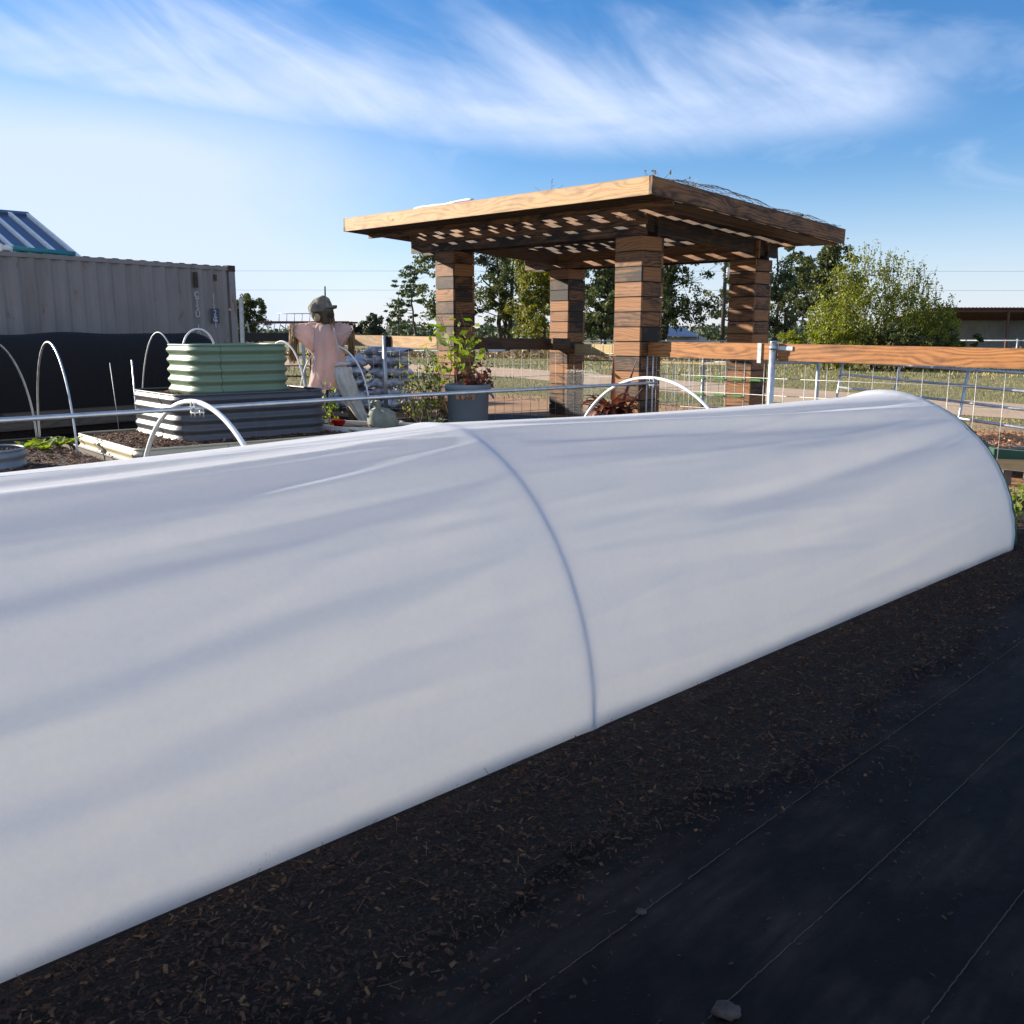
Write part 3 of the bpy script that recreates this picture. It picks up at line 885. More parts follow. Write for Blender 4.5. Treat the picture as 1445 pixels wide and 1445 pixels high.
def shoot_bush(name, label, loc, prof, mat, nshoot, nleaf, lsize, depth, seed):
    """thicket of upright leafy shoots; prof gives (x, height) of its outline"""
    random.seed(seed); global rng; rng = np.random.default_rng(seed)
    t_ = thing(name, label, 'tree', loc); tb, cb = MB(), MB(); xs = [p[0] for p in prof]; hs = [p[1] for p in prof]; C = []
    for k in range(9):
        a = 6.283 * k / 9; limb(tb, Vector((math.cos(a) * .2, math.sin(a) * .15, -.1)), Vector((random.uniform(-1.9, 1.9), random.uniform(-1.2, 1.2), random.uniform(2.0, 3.8))), .055, .015, .08, 7, 6)
    for k in range(nshoot):
        x = random.uniform(xs[0], xs[-1]); y = random.gauss(0, depth * .5); yy = max(-depth, min(depth, y)); H = float(np.interp(x, xs, hs)) * math.sqrt(max(.1, 1 - (yy / depth) ** 2 * .8))
        z1 = H * (random.random() ** .55) * random.uniform(.86, 1.05); L = random.uniform(.5, 1.3)
        lean = Vector((x * .16 + random.gauss(0, .28), yy * .15 + random.gauss(0, .25), 1)).normalized()
        tip = Vector((x, yy, z1)); b = tip - lean * L
        if b.z < 0: b.z = 0.02
        tb.tube([b, b.lerp(tip, .5) + Vector((random.gauss(0, .04), 0, 0)), tip], [.012, .008, .003], 4, cap=False)
        n_ = int(nleaf * random.uniform(.5, 1.3)); f = np.array([random.random() ** .8 for _ in range(n_)])
        P = np.array(b) + np.outer(f, np.array(tip - b)); sp_ = .05 + .13 * (1 - f)
        C.append(P + rng.normal(size=(n_, 3)) * sp_[:, None])
    for k in range(70):
        x = random.uniform(xs[0], xs[-1]); H = float(np.interp(x, xs, hs)); b = Vector((x, random.gauss(0, .5), H * .8)); tip = b + Vector((random.gauss(.05, .18), 0, H * .2 + random.uniform(.1, .55)))
        tb.tube([b, b.lerp(tip, .5), tip], [.010, .007, .003], 4, cap=False)
        f = rng.random(26); C.append(np.array(b) + np.outer(f, np.array(tip - b)) + rng.normal(size=(26, 3)) * .055)
    C = np.concatenate(C); leaves(cb, C[C[:, 2] > .03], lsize, np.clip(rng.normal(.5, .25, (C[:, 2] > .03).sum()), 0, 1))
    tb.build('trunk', M['bark'], t_); cb.build('crown', mat, t_)
    return t_


shoot_bush('bushy_tree', 'broad bright green bushy tree growing behind the right fence', ground_at(1238, 41), [(-2.9, 2.6), (-2.5, 3.7), (-1.6, 4.7), (-.6, 5.0), (.2, 4.7), (1.2, 4.3), (2.1, 3.7), (2.8, 2.9), (3.2, 2.2)], M['leaf_bush'], 640, 48, .11, 2.2, 41)
tree('bushy_tree', 'low olive scrub at the foot of the bright bushy tree', ground_at(1165, 40), 1.7, 1.4, M['leaf_bush'], 70, 90, 0.11, 0.03, 0.14, 'round', 42, None, 10, 0, 0.05, 3)
tree('bushy_tree', 'dark scrub under the middle of the bright bushy tree', ground_at(1262, 39), 1.5, 1.7, M['leaf_oak'], 70, 90, 0.12, 0.03, 0.15, 'round', 43, None, 10, 0, 0.05, 3)
tree('bushy_tree', 'dark scrub at the right foot of the bushy tree, before the barn', ground_at(1330, 40), 1.3, 1.6, M['leaf_oak'], 60, 90, 0.12, 0.03, 0.15, 'round', 44, None, 10, 0, 0.05, 3)
tree('shade_tree', 'small dark tree behind the steel post beside the container', ground_at(352, 74), 4.4, 1.6, M['leaf_oak'], 60, 110, 0.22, 0.1, 0.12, 'round', 51, None, 11)
tree('shade_tree', 'low tree just right of the scarecrow, on the skyline', ground_at(524, 120), 3.6, 1.5, M['leaf_far'], 50, 90, 0.32, 0.05, 0.13, 'round', 52, None, 10)
tree('shade_tree', 'small round tree behind the scarecrow shoulder, on the skyline', ground_at(500, 122), 2.9, 1.1, M['leaf_far'], 34, 90, 0.32, 0.05, 0.14, 'round', 53, None, 8)
tree('shade_tree', 'tree filling the gap behind the grey green trees, right of the near pillar', ground_at(875, 110), 11, 3.2, M['leaf_far'], 110, 110, 0.34, 0.1, 0.075, 'round', 54, None, 16)
tree('shade_tree', 'small leafy tree at the far right behind the open barn', ground_at(1452, 130), 3.6, 3.0, M['leaf_bush'], 60, 90, 0.34, 0.05, 0.15, 'round', 55, None, 10)

rng = np.random.default_rng(99); random.seed(99)
# far woodland line reads as one mass
mb = MB(); n = 26000
xx = rng.uniform(-180, 230, n); yy = rng.uniform(165, 215, n)
hh = 2.6 + 1.5 * np.sin(xx * .11) * np.sin(xx * .043 + 1) + 1.1 * np.sin(xx * .31 + 2) + 0.7 * np.sin(xx * .77)
hh = np.clip(hh, 1.3, 7)
zz = hh * rng.random(n) ** 0.7
leaves(mb, np.stack([xx, yy, zz], 1), 1.15)
tag(mb.build('treeline', M['leaf_far']), kind='stuff')
# brush along the far fence line
mb = MB(); n = 9000
xx = rng.uniform(-30, 40, n); yy = 60 - xx * 0.5 + rng.normal(0, 1.2, n)
zz = 0.75 * rng.random(n) * (0.6 + 0.6 * np.sin(xx * .9) * np.sin(xx * .37 + 1))
leaves(mb, np.stack([xx, yy, np.maximum(zz, 0.02)], 1), 0.28)
tag(mb.build('undergrowth', M['leaf_dry']), kind='stuff')
# grass
mb = MB()


def blades(n, fx, h0, h1, w):
    X = fx(n); n = len(X)
    a = rng.uniform(0, 6.28, n); h = rng.uniform(h0, h1, n) * rng.uniform(.5, 1, n)
    d = np.stack([np.cos(a), np.sin(a), np.zeros(n)], 1) * w
    ln = np.stack([rng.normal(0, .35, n) * h, rng.normal(0, .35, n) * h, h], 1)
    b = len(mb.v)
    V = np.stack([X - d, X + d, X + ln], 1).reshape(-1, 3)
    mb.v += list(map(tuple, V.tolist())); mb.g += list(map(tuple, V.tolist())); mb.e += [0.0] * len(V)
    mb.f += (np.arange(n * 3).reshape(n, 3) + b).tolist(); mb.m += [0] * n
    rv = np.clip(rng.normal(.45, .25, n) + .25 * np.sin(X[:, 0] * .7 + X[:, 1] * .4), 0, 1)
    mb.r += list(rv); mb.sm += [False] * n


def on_road(X):
    # distance from the road's centre line
    A = np.array([[-38, 78], [0, 37.8], [6.95, 24], [10.4, 18.8], [18.5, 6]], float)
    best = np.full(len(X), 1e9)
    for p, q in zip(A, A[1:]):
        d = q - p; t_ = np.clip(((X[:, :2] - p) @ d) / (d @ d), 0, 1)
        best = np.minimum(best, np.linalg.norm(X[:, :2] - (p + t_[:, None] * d), axis=1))
    return best


def fld(y0, y1, sp):
    def f(n):
        y = y0 + (y1 - y0) * rng.random(n); x = (rng.random(n) * 2 - 1) * sp * y
        X = np.stack([x, y, np.full(n, -.012)], 1)
        inside = (X[:, 1] < 24) & (X[:, 0] < 12 - (X[:, 1] - 9) * 1.0 + 1.0)
        return X[(on_road(X) > 2.1) & ~inside]
    return f


blades(36000, fld(13, 32, 0.62), 0.03, 0.10, 0.008)
blades(16000, fld(32, 62, 0.60), 0.06, 0.20, 0.020)
tag(mb.build('grass', M['blade']), kind='stuff')

# open barn on the right
BN = thing('open_barn', 'long open sided barn with rusty red roof edge and grey sheet wall', 'barn', ground_at(1440, 74))
b0 = Vector(BN.location)
mb = MB()
xl, xr, yf, yb = 32.6, 50, 73, 84
zt, zb_ = 2.98, 3.05
mb.box(((xl + xr) / 2, (yf + yb) / 2, zt + 0.02), ((xr - xl) / 2, 0, 0), (0, (yb - yf) / 2, -0.45), (0, 0, 0.04))
for k in range(60):
    mb.box((xl + (k + .5) * (xr - xl) / 60, yf - 0.02, zt + 0.50), (0.05, 0, 0), (0, 0.03, 0), (0, 0, 0.035))
mb.build('roof', M['rust'], BN).location = -b0
mb = MB()
for k in range(5):
    y = yf + 0.3 + k * 1.6
    mb.box(((xl + xr) / 2, y, zt + 0.28 - (y - yf) * .082), ((xr - xl) / 2, 0, 0), (0, .06, 0), (0, 0, .09))
mb.build('purlin', M['rust'], BN).location = -b0
for x in (xl + 0.3, 38.6, 44.8):
    mb = MB(); mb.box((x, yf + .2, 1.6), (0, 0, 1.6), (.07, 0, 0), (0, .07, 0)); mb.build('post', M['rust'], BN).location = -b0
mb = MB(); mb.box((39.4, yb - 1.5, 1.35), (5.9, 0, 0), (0, .04, 0), (0, 0, 1.35))
for k in range(38): mb.box((33.8 + k * .3, yb - 1.55, 1.35), (0, 0, 1.34), (.025, 0, 0), (0, .02, 0))
mb.build('wall', M['wall_grey'], BN).location = -b0
mb = MB(); mb.box((43.5, yb - 1.2, 2.95), (7, 0, 0), (0, .05, 0), (0, 0, .30)); mb.build('eave_board', M['grille'], BN).location = -b0

# low dark roofed house seen between the pillars
HS = thing('farm_house', 'low farm building with dark blue grey gable roof beyond the pergola', 'building', ground_at(965, 145))
h0 = Vector(HS.location); p1 = at(900, 461, 140); p2 = at(962, 463, 150); p3 = at(1008, 482, 146)
mb = MB()
rA, rB = Vector((20.3, 148, 2.55)), Vector((27.0, 150, 2.5))
eA, eB = Vector((20.0, 143, 1.2)), Vector((28.4, 143, 1.0)); fA, fB = Vector((22, 158, 1.3)), Vector((32.2, 156, 0.7))
mb.add([rA, rB, eB, eA], [(0, 1, 2, 3)]); mb.add([rA, rB, fB, fA], [(3, 2, 1, 0)]); mb.add([rB, eB, fB], [(0, 1, 2)])
o = mb.build('roof', M['blue_roof'], HS); o.location = -h0
mb = MB(); mb.box((25.5, 150, .45), (4.6, 0, 0), (0, 5, 0), (0, 0, .46)); mb.build('wall', M['wall_grey'], HS).location = -h0

# utility pole, its wires, aerial stick
UP = thing('utility_pole', 'dark wooden utility pole with white transformer can beyond the fence', 'utility pole', ground_at(1018, 62))
u0 = Vector(UP.location); mb = MB(); mb.tube([(u0.x, u0.y, -.1), (u0.x + .05, u0.y, 7.2)], [.15, .11], 10); mb.build('pole', M['bark'], UP).location = -u0
mb = MB(); mb.tube([(u0.x + .17, u0.y - .12, 5.1), (u0.x + .17, u0.y - .12, 5.75)], .12, 10); mb.build('transformer', M['white'], UP).location = -u0
mb = MB(); mb.box((u0.x, u0.y, 6.7), (.9, 0, 0), (0, .05, 0), (0, 0, .06)); mb.build('crossarm', M['bark'], UP).location = -u0
mb = MB(); e = Vector((u0.x - 7.2, u0.y + 3, 1.2)); mb.tube([(u0.x, u0.y, 6.3), ((u0.x + e.x) / 2, (u0.y + e.y) / 2, 3.70), e], .014, 4)
mb.build('guy_wire', M['black'], UP).location = -u0
p = at(984, 480, 120); q = at(989, 449, 120)
mb = MB(); mb.tube([Vector((p.x, 120, 0)), q], .07, 6); tag(mb.build('aerial_mast', M['grille']), 'thin leaning dark mast standing behind the low dark roof', 'mast')
for v1, v2, w, lab in ((382, 383, .02, 'upper of two thin power lines crossing the pale sky left of the pergola'), (409, 410, .02, 'lower of two thin power lines crossing the pale sky left of the pergola')):
    a_, b_ = at(-200, v1, 95), at(1600, v2, 95); mb = MB()
    mb.tube([a_.lerp(b_, k / 20) for k in range(21)], w * .5, 4)
    tag(mb.build('power_line', M['grille']), lab, 'power line')

# pipe corral fence across the far field
def pipe_fence(label, pts, h, rails, spacing, r, mat, name='pipe_fence'):
    base = Vector((*pts[0], 0)); f_ = thing(name, label, 'fence', tuple(base))
    rb = MB()
    for p, q in zip(pts, pts[1:]):
        p, q = Vector((*p, 0)), Vector((*q, 0)); n_ = max(1, int((q - p).length / spacing))
        for k in range(n_ + 1):
            c = p.lerp(q, k / n_); mb = MB(); mb.tube([c - base, c - base + Vector((0, 0, h + .04))], r * 1.5, 6); mb.build('post', mat, f_)
        for z in rails: rb.tube([p - base + Vector((0, 0, z)), q - base + Vector((0, 0, z))], r, 5)
    rb.build('rail', mat, f_)
    return f_


pipe_fence('pale pipe fence running across the far field behind the pergola', [(-14, 66), (22, 58)], 1.1, (0.35, 0.7, 1.05), 4.0, 0.035, M['galv_dull'])
pipe_fence('low grey pipe fence in front of the open barn', [(24, 52), (34, 48)], 1.2, (0.5, 1.15), 3.0, 0.035, M['galv_dull'])


def far_vehicle(u, y, L, h, mat, label, name='parked_trailer'):
    g = ground_at(u, y); t_ = thing(name, label, 'trailer', g)
    mb = MB()
    prof = [(-.5, .32), (-.5, .62), (-.42, .66), (-.2, .7), (-.1, 1.0), (.22, 1.0), (.36, .68), (.5, .6), (.5, .32)]
    vs = [(x * L, s_ * .7, z * h) for s_ in (-1, 1) for x, z in prof]; k = len(prof)
    mb.add(vs, [tuple(range(k)), tuple(range(2 * k - 1, k - 1, -1))] + [(i, (i + 1) % k, (i + 1) % k + k, i + k)[::-1] for i in range(k)])
    mb.build('body', mat, t_)
    for x in (-.3, .3):
        mb = MB(); mb.tube([(x * L, -.78, .24 * h + .05), (x * L, .78, .24 * h + .05)], .24 * h, 12); mb.build('wheel', M['black'], t_)
    return t_


far_vehicle(701, 64, 2.6, 1.0, M['white'], 'white low trailer parked in the far field, left of its dark neighbour')
far_vehicle(724, 66, 2.8, 0.9, M['black'], 'dark low trailer parked in the far field beside the white one')
far_vehicle(764, 63, 3.4, 1.15, M['galv_dull'], 'grey green trailer parked in the far field behind the back pillar')
far_vehicle(1296, 55, 2.4, 1.3, M['rust'], 'dark red trailer parked beyond the right fence under the bushy tree')

# stake-sided hay wagon left of the scarecrow
y0 = 34.0; c0 = at(352, 478, y0); c1 = at(470, 478, y0)
WG = thing('hay_wagon', 'rusty red stake sided wagon with black bed behind the green planter', 'wagon', (c0.x, y0, -.012))
w0 = Vector(WG.location); Lw = c1.x - c0.x + .6
mb = MB(); mb.box((Lw / 2 - .1, 0.9, 1.42), (Lw / 2 + .15, 0, 0), (0, 1.0, 0), (0, 0, .15)); mb.build('bed', M['black'], WG)
mb = MB()
mb.bar((.1, 1.9, 1.95), (Lw, 1.9, 1.95), .05, .07); mb.build('side_rail', M['rust'], WG)
mb = MB(); mb.bar((.1, 0, 1.95), (Lw, 0, 1.95), .05, .07)
for k in range(5): mb.bar((.1 + k * Lw / 4.6, 0, 1.5), (.1 + k * Lw / 4.6, 0, 1.97), .09, .05)
mb.build('side_rail', M['rust'], WG)
mb = MB()
for k in range(17): mb.bar((.25 + k * Lw / 18, .02, 1.55), (.35 + k * Lw / 18, .02, 1.92), .03, .02)
mb.bar((0.02, 0, 1.52), (-0.06, 0, 1.98), .06, .04)
mb.build('slat', M['wall_grey'], WG)
mb = MB()
for x in np.linspace(1.0, 2.4, 6): mb.tube([(x, .4, 1.95), (x + .02, .4, 2.26)], .014, 5)
mb.tube([(.95, .4, 2.26), (2.45, .4, 2.26)], .016, 5); mb.build('cage', M['galv_dull'], WG)
for x in (.5, Lw - .5):
    mb = MB(); mb.tube([(x, -.05, .42), (x, .25, .42)], .42, 16); mb.build('wheel', M['black'], WG)
pipe_fence('low rusty panel fence standing below the hay wagon', [(c0.x - .5, 28), (c0.x + 3.6, 27.4)], 0.95, (0.3, 0.6, 0.92), 0.9, 0.022, M['rust'])

# ------------------------------------------------------------------ shed and container on the left
SH = thing('metal_shed', 'shed with blue standing seam metal roof behind the container', 'shed', (-13.0, 26.0, -.012))
s0 = Vector(SH.location)
rg = at(41, 304, 26.0); ev = at(105, 357, 24.0); dn = (ev - rg); rd = Vector((dn.y, -dn.x, 0)).normalized()
if rd.x > 0: rd = -rd
dn2 = dn * 1.45; up_ = dn2.cross(rd).normalized()
if up_.z < 0: up_ = -up_
mb = MB(); Lr = 5.6
mb.add([rg, rg + dn2, rg + dn2 + rd * Lr, rg + rd * Lr], [(0, 1, 2, 3)])
bk = Vector((-dn2.x, -dn2.y, dn2.z)); mb.add([rg, rg + bk, rg + bk + rd * Lr, rg + rd * Lr], [(3, 2, 1, 0)])
mb.bar(rg + up_ * .03, rg + rd * Lr + up_ * .03, .22, .07, up_)
o = mb.build('roof', M['blue_roof'], SH, None); o.location = -s0
mb = MB()
for k in range(11):
    q = rg + rd * (0.06 + k * 0.46)
    mb.bar(q + up_ * .035 + dn2 * .02, q + dn2 + up_ * .035, .085, .08, up_)
mb.build('seam', M['white'], SH).location = -s0  # white colour stands for sunlight catching the seam sides
mb = MB(); c = rg + rd * (Lr / 2)
mb.box((c.x, c.y, (rg.z + dn2.z) / 2), rd * (Lr / 2 - .2), Vector((dn2.x, dn2.y, 0)) * .9, (0, 0, (rg.z + dn2.z) / 2 - .05)); mb.build('wall', M['wall_grey'], SH).location = -s0

CT = thing('shipping_container', 'beige grey corrugated shipping container with rust streaks and white stencilled code', 'container', (-5.66, 19.4, -.012))
k0 = Vector(CT.location); ed = Vector((-.583, -.812, 0)).normalized(); en = Vector((-ed.y, ed.x, 0))
if en.y > 0: en = -en           # outward normal, towards the garden
CL, CH, CW = 6.06, 2.91, 2.44


def ct(x, out, z): return ed * x + en * out + Vector((0, 0, z))


mb = MB(); P = []
x = 0.16; prof = [(0, 0)]
pts = []
while x < CL - .16:
    pts += [(x, -.036), (x + .07, 0), (x + .14, 0), (x + .21, -.036)]; x += .278
for (px, po) in pts: P.append([ct(px, po - .01, .16), ct(px, po - .01, CH - .10)])
mb.grid(P, smooth=False)
mb.add([ct(.1, -CW, .1), ct(CL, -CW, .1), ct(CL, -CW, CH - .05), ct(.1, -CW, CH - .05)], [(0, 1, 2, 3)])
mb.add([ct(0, -.05, .1), ct(0, -CW, .1), ct(0, -CW, CH - .06), ct(0, -.05, CH - .06)], [(0, 1, 2, 3)])
mb.add([ct(CL, -.05, .1), ct(CL, -CW, .1), ct(CL, -CW, CH - .06), ct(CL, -.05, CH - .06)], [(0, 1, 2, 3)])
mb.build('wall', M['container'], CT)
mb = MB(); P = []
x = 0.0; pts = []
while x < CL: pts += [(x, 0), (x + .06, .022), (x + .15, .022), (x + .21, 0)]; x += .278
for (px, po) in pts: P.append([ct(min(px, CL), -.02, CH - .035 + po), ct(min(px, CL), -CW, CH - .035 + po)])
mb.grid(P, smooth=False); mb.build('roof', M['container'], CT)
mb = MB()
mb.bar(ct(.1, -.035, CH - .065), ct(CL - .1, -.035, CH - .065), .07, .075); mb.bar(ct(.1, -.04, .1), ct(CL - .1, -.04, .1), .08, .14)
for x in (.075, CL - .075):
    mb.box(ct(x, -.06, CH / 2), (0, 0, CH / 2 - .12), ed * .075, en * .062)
    mb.box(ct(x, -CW + .06, CH / 2), (0, 0, CH / 2 - .12), ed * .075, en * .06)
mb.build('frame', M['container'], CT)
for x in (.085, CL - .085):
    for zc in (CH - .06, .06):
        mb = MB(); mb.box(ct(x, -.075, zc), ed * .09, en * .085, (0, 0, .06))
        mb.box(ct(x, .006, zc), ed * .035, en * .006, (0, 0, .028)); mb.build('corner_casting', M['rust_brown'], CT)
for (x, z, w, h) in ((.76, CH - .17, .09, .30), (.30, CH - .20, .07, .12)):
    mb = MB(); mb.box(ct(x + .19, 0.004, z - h / 2), ed * w / 2, en * .008, (0, 0, h / 2)); mb.build('rust_patch', M['rust_brown'], CT)


def stencil(txt, x, z, size, mat, parent, out=.004):
    for k, ch in enumerate(txt):
        if ch == ' ': continue
        cu = bpy.data.curves.new('stencil', 'FONT'); cu.body = ch; cu.size = size; cu.align_x = 'CENTER'; cu.extrude = 0.002
        ob = bpy.data.objects.new('stencil', cu); COL.objects.link(ob)
        bpy.context.view_layer.update()
        me = bpy.data.meshes.new_from_object(ob.evaluated_get(bpy.context.evaluated_depsgraph_get()))
        bpy.data.objects.remove(ob)
        me.materials.clear(); me.materials.append(mat)
        o_ = bpy.data.objects.new('stencilled_code', me); COL.objects.link(o_); o_.parent = parent
        m = Matrix((-ed, Vector((0, 0, 1)), en)).transposed().to_4x4()
        o_.matrix_local = Matrix.Translation(ct(x, out, z - k * size * 0.76)) @ m
stencil('CTSU 107', .95, CH - .66, .165, M['text'], CT)
stencil('221041', .56, CH - .62, .09, M['text'], CT)
mb = MB(); mb.box(ct(.545, .003, 1.93 - .03), ed * .10, en * .004, (0, 0, .145)); mb.build('code_panel', M['text_box'], CT)
for k, ch in enumerate(('22', 'G1')):
    stencil(ch, .545, 1.915 - k * .135, .15, M['text'], CT, .009)

# pipe lying on the container roof
pp = at(30, 352, 15.3); qq = pp + Vector((.583, .812, 0)) * 2.6
zc = CH + .055; pp.z = qq.z = zc
pp = k0 + ct(4.42, -.16, zc - .02); qq = k0 + ct(3.3, -.16, zc - .035)
PI_ = thing('drain_pipe', 'teal drain pipe with white elbow lying along the container roof edge', 'pipe', tuple(pp)); q0 = Vector(PI_.location)
mb = MB(); mb.tube([pp - q0, qq - q0], .045, 14); mb.build('pipe', M['teal'], PI_)
mb = MB(); mb.tube([pp - q0 + ed * a_ for a_ in (-.03, .06, .12)] + [pp - q0 + ed * .2 + Vector((0, 0, .05))], [.052, .056, .052, .05], 14); mb.build('elbow', M['white'], PI_)

# black shade-cloth tunnel in front of the container
sd = Vector((-.583, -.812, 0)).normalized(); sn = Vector((.812, -.583, 0)); sb = Vector((-5.44, 17.2, 0))
ST = thing('shade_tunnel', 'black shade cloth tunnel over a timber bed in front of the container', 'shade tunnel', tuple(sb))
mb = MB(); P = []
for i in range(60):
    x = i * 9.0 / 59; row = []
    for j in range(25):
        a = math.pi * j / 24; g = min(1.0, (x + .03) / .55); g = math.sqrt(max(0.0, 1 - (1 - g) ** 2))
        hh_ = 1.16 * (0.45 + .55 * g) * (1 + .012 * math.sin(x * 3)) * (1 - .02 * math.sin(x * 2.1) ** 2)
        row.append(sd * x + sn * (-.6 * math.cos(a)) * (0.5 + .5 * g) * -1 * -1 + Vector((0, 0, .40 + hh_ * math.sin(a) ** .75)))
    P.append(row)
mb.grid(P); mb.build('cover', M['shade'], ST)
mb = MB()
for s_ in (-.62, .62): mb.bar(sd * -.05 + sn * s_ + Vector((0, 0, .27)), sd * 9 + sn * s_ + Vector((0, 0, .27)), .04, .26)
mb.bar(sn * -.62 + sd * -.05 + Vector((0, 0, .27)), sn * .62 + sd * -.05 + Vector((0, 0, .27)), .04, .26); mb.build('timber_edge', M['wood_old'], ST)
mb = MB(); mb.bar(Vector((0, 0, .2)), sd * 9 + Vector((0, 0, .2)), 1.2, .36); mb.build('soil', M['soil'], ST)

# steel post beside the container
p = at(340, 490, 13.2); tp = at(339.5, 420, 13.2)
mb = MB(); mb.bar((p.x, 13.2, 0), (tp.x, 13.2, tp.z), .045, .012, (0, 1, 0)); mb.bar((p.x - .02, 13.22, 0), (tp.x - .02, 13.22, tp.z), .01, .045, (0, 1, 0)); mb.bar((p.x + .02, 13.22, 0), (tp.x + .02, 13.22, tp.z), .01, .045, (0, 1, 0))
tag(mb.build('sign_post', M['galv_dull']), 'bare grey steel channel post standing behind the green planter', 'post')

# ------------------------------------------------------------------ tiered raised beds
def rrect(L, W, r, n=10):
    out = []
    for cx, cy, a0 in ((L / 2 - r, -W / 2 + r, -90), (L / 2 - r, W / 2 - r, 0), (-L / 2 + r, W / 2 - r, 90), (-L / 2 + r, -W / 2 + r, 180)):
        for k in range(n + 1):
            a = R(a0 + 90 * k / n); out.append((cx + r * math.cos(a), cy + r * math.sin(a), math.cos(a), math.sin(a)))
    return out


def planter(name, label, c, rot, L, W, r, z0, z1, ribs, amp, mat, chipmat, nchip, seams=(), cat='planter', heap=0.03):
    t_ = thing(name, label, cat, (c[0], c[1], z0), rot)
    H = z1 - z0; rp = rrect(L, W, r); nz = ribs * 8
    # long straight sides need points too
    ring = []
    for i, a in enumerate(rp):
        b = rp[(i + 1) % len(rp)]
        d = math.hypot(b[0] - a[0], b[1] - a[1]); k = max(1, int(d / .15))
        for q in range(k):
            f = q / k; ring.append(tuple(a[m_] + (b[m_] - a[m_]) * f for m_ in range(4)))
    mb = MB(); P = []
    for (x, y, nx, ny) in ring:
        P.append([(x + nx * amp * (.5 - .5 * math.cos(2 * math.pi * ribs * j / nz)) * 1.0, y + ny * amp * (.5 - .5 * math.cos(2 * math.pi * ribs * j / nz)), H * j / nz) for j in range(nz + 1)])
    mb.grid(P, True); mb.build('wall', mat, t_)
    mb = MB(); mb.tube([(x + nx * .004, y + ny * .004, H) for x, y, nx, ny in ring] + [(ring[0][0], ring[0][1], H)], .012, 8); mb.build('rim', mat, t_)
    if seams:
        for f in seams:
            mb = MB()
            x, y, nx, ny = ring[int(f * len(ring)) % len(ring)]
            pts = [(x + nx * (amp * (.5 - .5 * math.cos(2 * math.pi * ribs * j / nz)) + .002), y + ny * (amp * (.5 - .5 * math.cos(2 * math.pi * ribs * j / nz)) + .002), H * j / nz) for j in range(nz + 1)]
            mb.tube(pts, .003, 5)
            mb.build('seam', M['bed_grey'], t_)
    mb = MB(); P = []
    for (x, y, nx, ny) in ring:
        P.append([((x - nx * .02) * k / 7, (y - ny * .02) * k / 7, H - .05 + heap * (1 - (k / 7) ** 2) + .008 * math.sin(k * 3 + x * 17 + y * 11) * (k > 0)) for k in range(8)])
    mb.grid(P, True)
    mb.m = [1] * len(mb.m)

    def pl():
        x, y = random.uniform(-L / 2 + .04, L / 2 - .04), random.uniform(-W / 2 + .04, W / 2 - .04)
        if abs(x) > L / 2 - r and abs(y) > W / 2 - r and math.hypot(abs(x) - L / 2 + r, abs(y) - W / 2 + r) > r - .03: return None
        k = max(abs(x) / (L / 2), abs(y) / (W / 2))
        return Vector((x, y, H - .045 + heap * (1 - k * k) + random.uniform(0, .012)))
    chips(nchip, pl, None, None, .008, .032, .4, mb)
    mb.build('soil', [chipmat, M['soil_brown']], t_)
    return t_


ROT = R(40); e1 = Vector((math.cos(ROT), math.sin(ROT), 0)); e2 = Vector((-math.sin(ROT), math.cos(ROT), 0))
nl = Vector((-3.66, 8.97, 0)); cc = nl + e1 * 1.3 + e2 * 1.05
planter('raised_bed', 'wide cream corrugated steel bed, lowest tier of the stacked planters', cc, ROT, 2.6, 2.1, .14, 0.0, .42, 4, .03, M['bed_cream'], M['chips_red'], 6500, (.62, .68, .75, .80, .90, .1), 'planter', .09)
gc_ = Vector((-3.29, 10.79, 0))
planter('raised_bed', 'slate grey corrugated steel bed, middle tier of the stacked planters', gc_, ROT, 1.74, 1.55, .24, .375, .905, 5, .03, M['bed_grey'], M['chips_red'], 2600, (.60, .72, .80))
planter('raised_bed', 'sage green corrugated steel bed, topmost tier of the stacked planters', gc_ + e1 * .0, ROT, 1.12, 1.02, .26, .865, 1.42, 5, .034, M['bed_green'], M['chips_red'], 900, (.93,))
p = atz(-22, 636, .52)
planter('raised_bed', 'small round galvanised steel bed at the left edge beside the lettuce', (p.x, p.y, 0), 0, .62, .62, .30, 0.34, .53, 2, .022, M['bed_galv'], M['chips'], 300, ())
planter('raised_bed', 'timber brown bed of dark mulch with lettuce at the left edge', nl - e1 * 1.1 + e2 * .55, ROT, 1.6, 2.9, .05, 0.0, .40, 1, .0, M['wood_old'], M['chips_red'], 3600, ())


def rosette(name, label, loc, r, n, mat, group=None, cat='plant', curl=0.5, wid=0.4, h=0.7):
    t_ = MB()
    for k in range(n):
        a = 6.283 * k / n * 2.618 + random.uniform(-.3, .3); L = r * random.uniform(.6, 1.1); e_ = random.uniform(.35, 1.2)
        d = Vector((math.cos(a), math.sin(a), 0)); s_ = Vector((-d.y, d.x, 0)); P = []
        for i in range(5):
            f = i / 4; w = L * wid * math.sin(math.pi * (0.12 + .82 * f)) * .5
            c = d * L * f * math.cos(e_ * .6) + Vector((0, 0, L * h * math.sin(e_) * (f - curl * f * f)))
            P.append([c - s_ * w + Vector((0, 0, w * .3)), c, c + s_ * w + Vector((0, 0, w * .3))])
        t_.grid(P)
    o_ = t_.build(name, mat); o_.location = loc
    return tag(o_, label, cat, group)


for k, (u, v) in enumerate(((36, 632), (52, 630), (62, 634), (67, 627), (82, 628), (97, 626), (104, 624))):
    p = atz(u, v, .39); p.z = .375
    rosette('lettuce', 'bright green young lettuce growing in the mulch bed at the left edge', p, .15, 11, M['leaf_bright'], 'lettuces in the mulch bed', 'plant', .35, .5, 1.0)


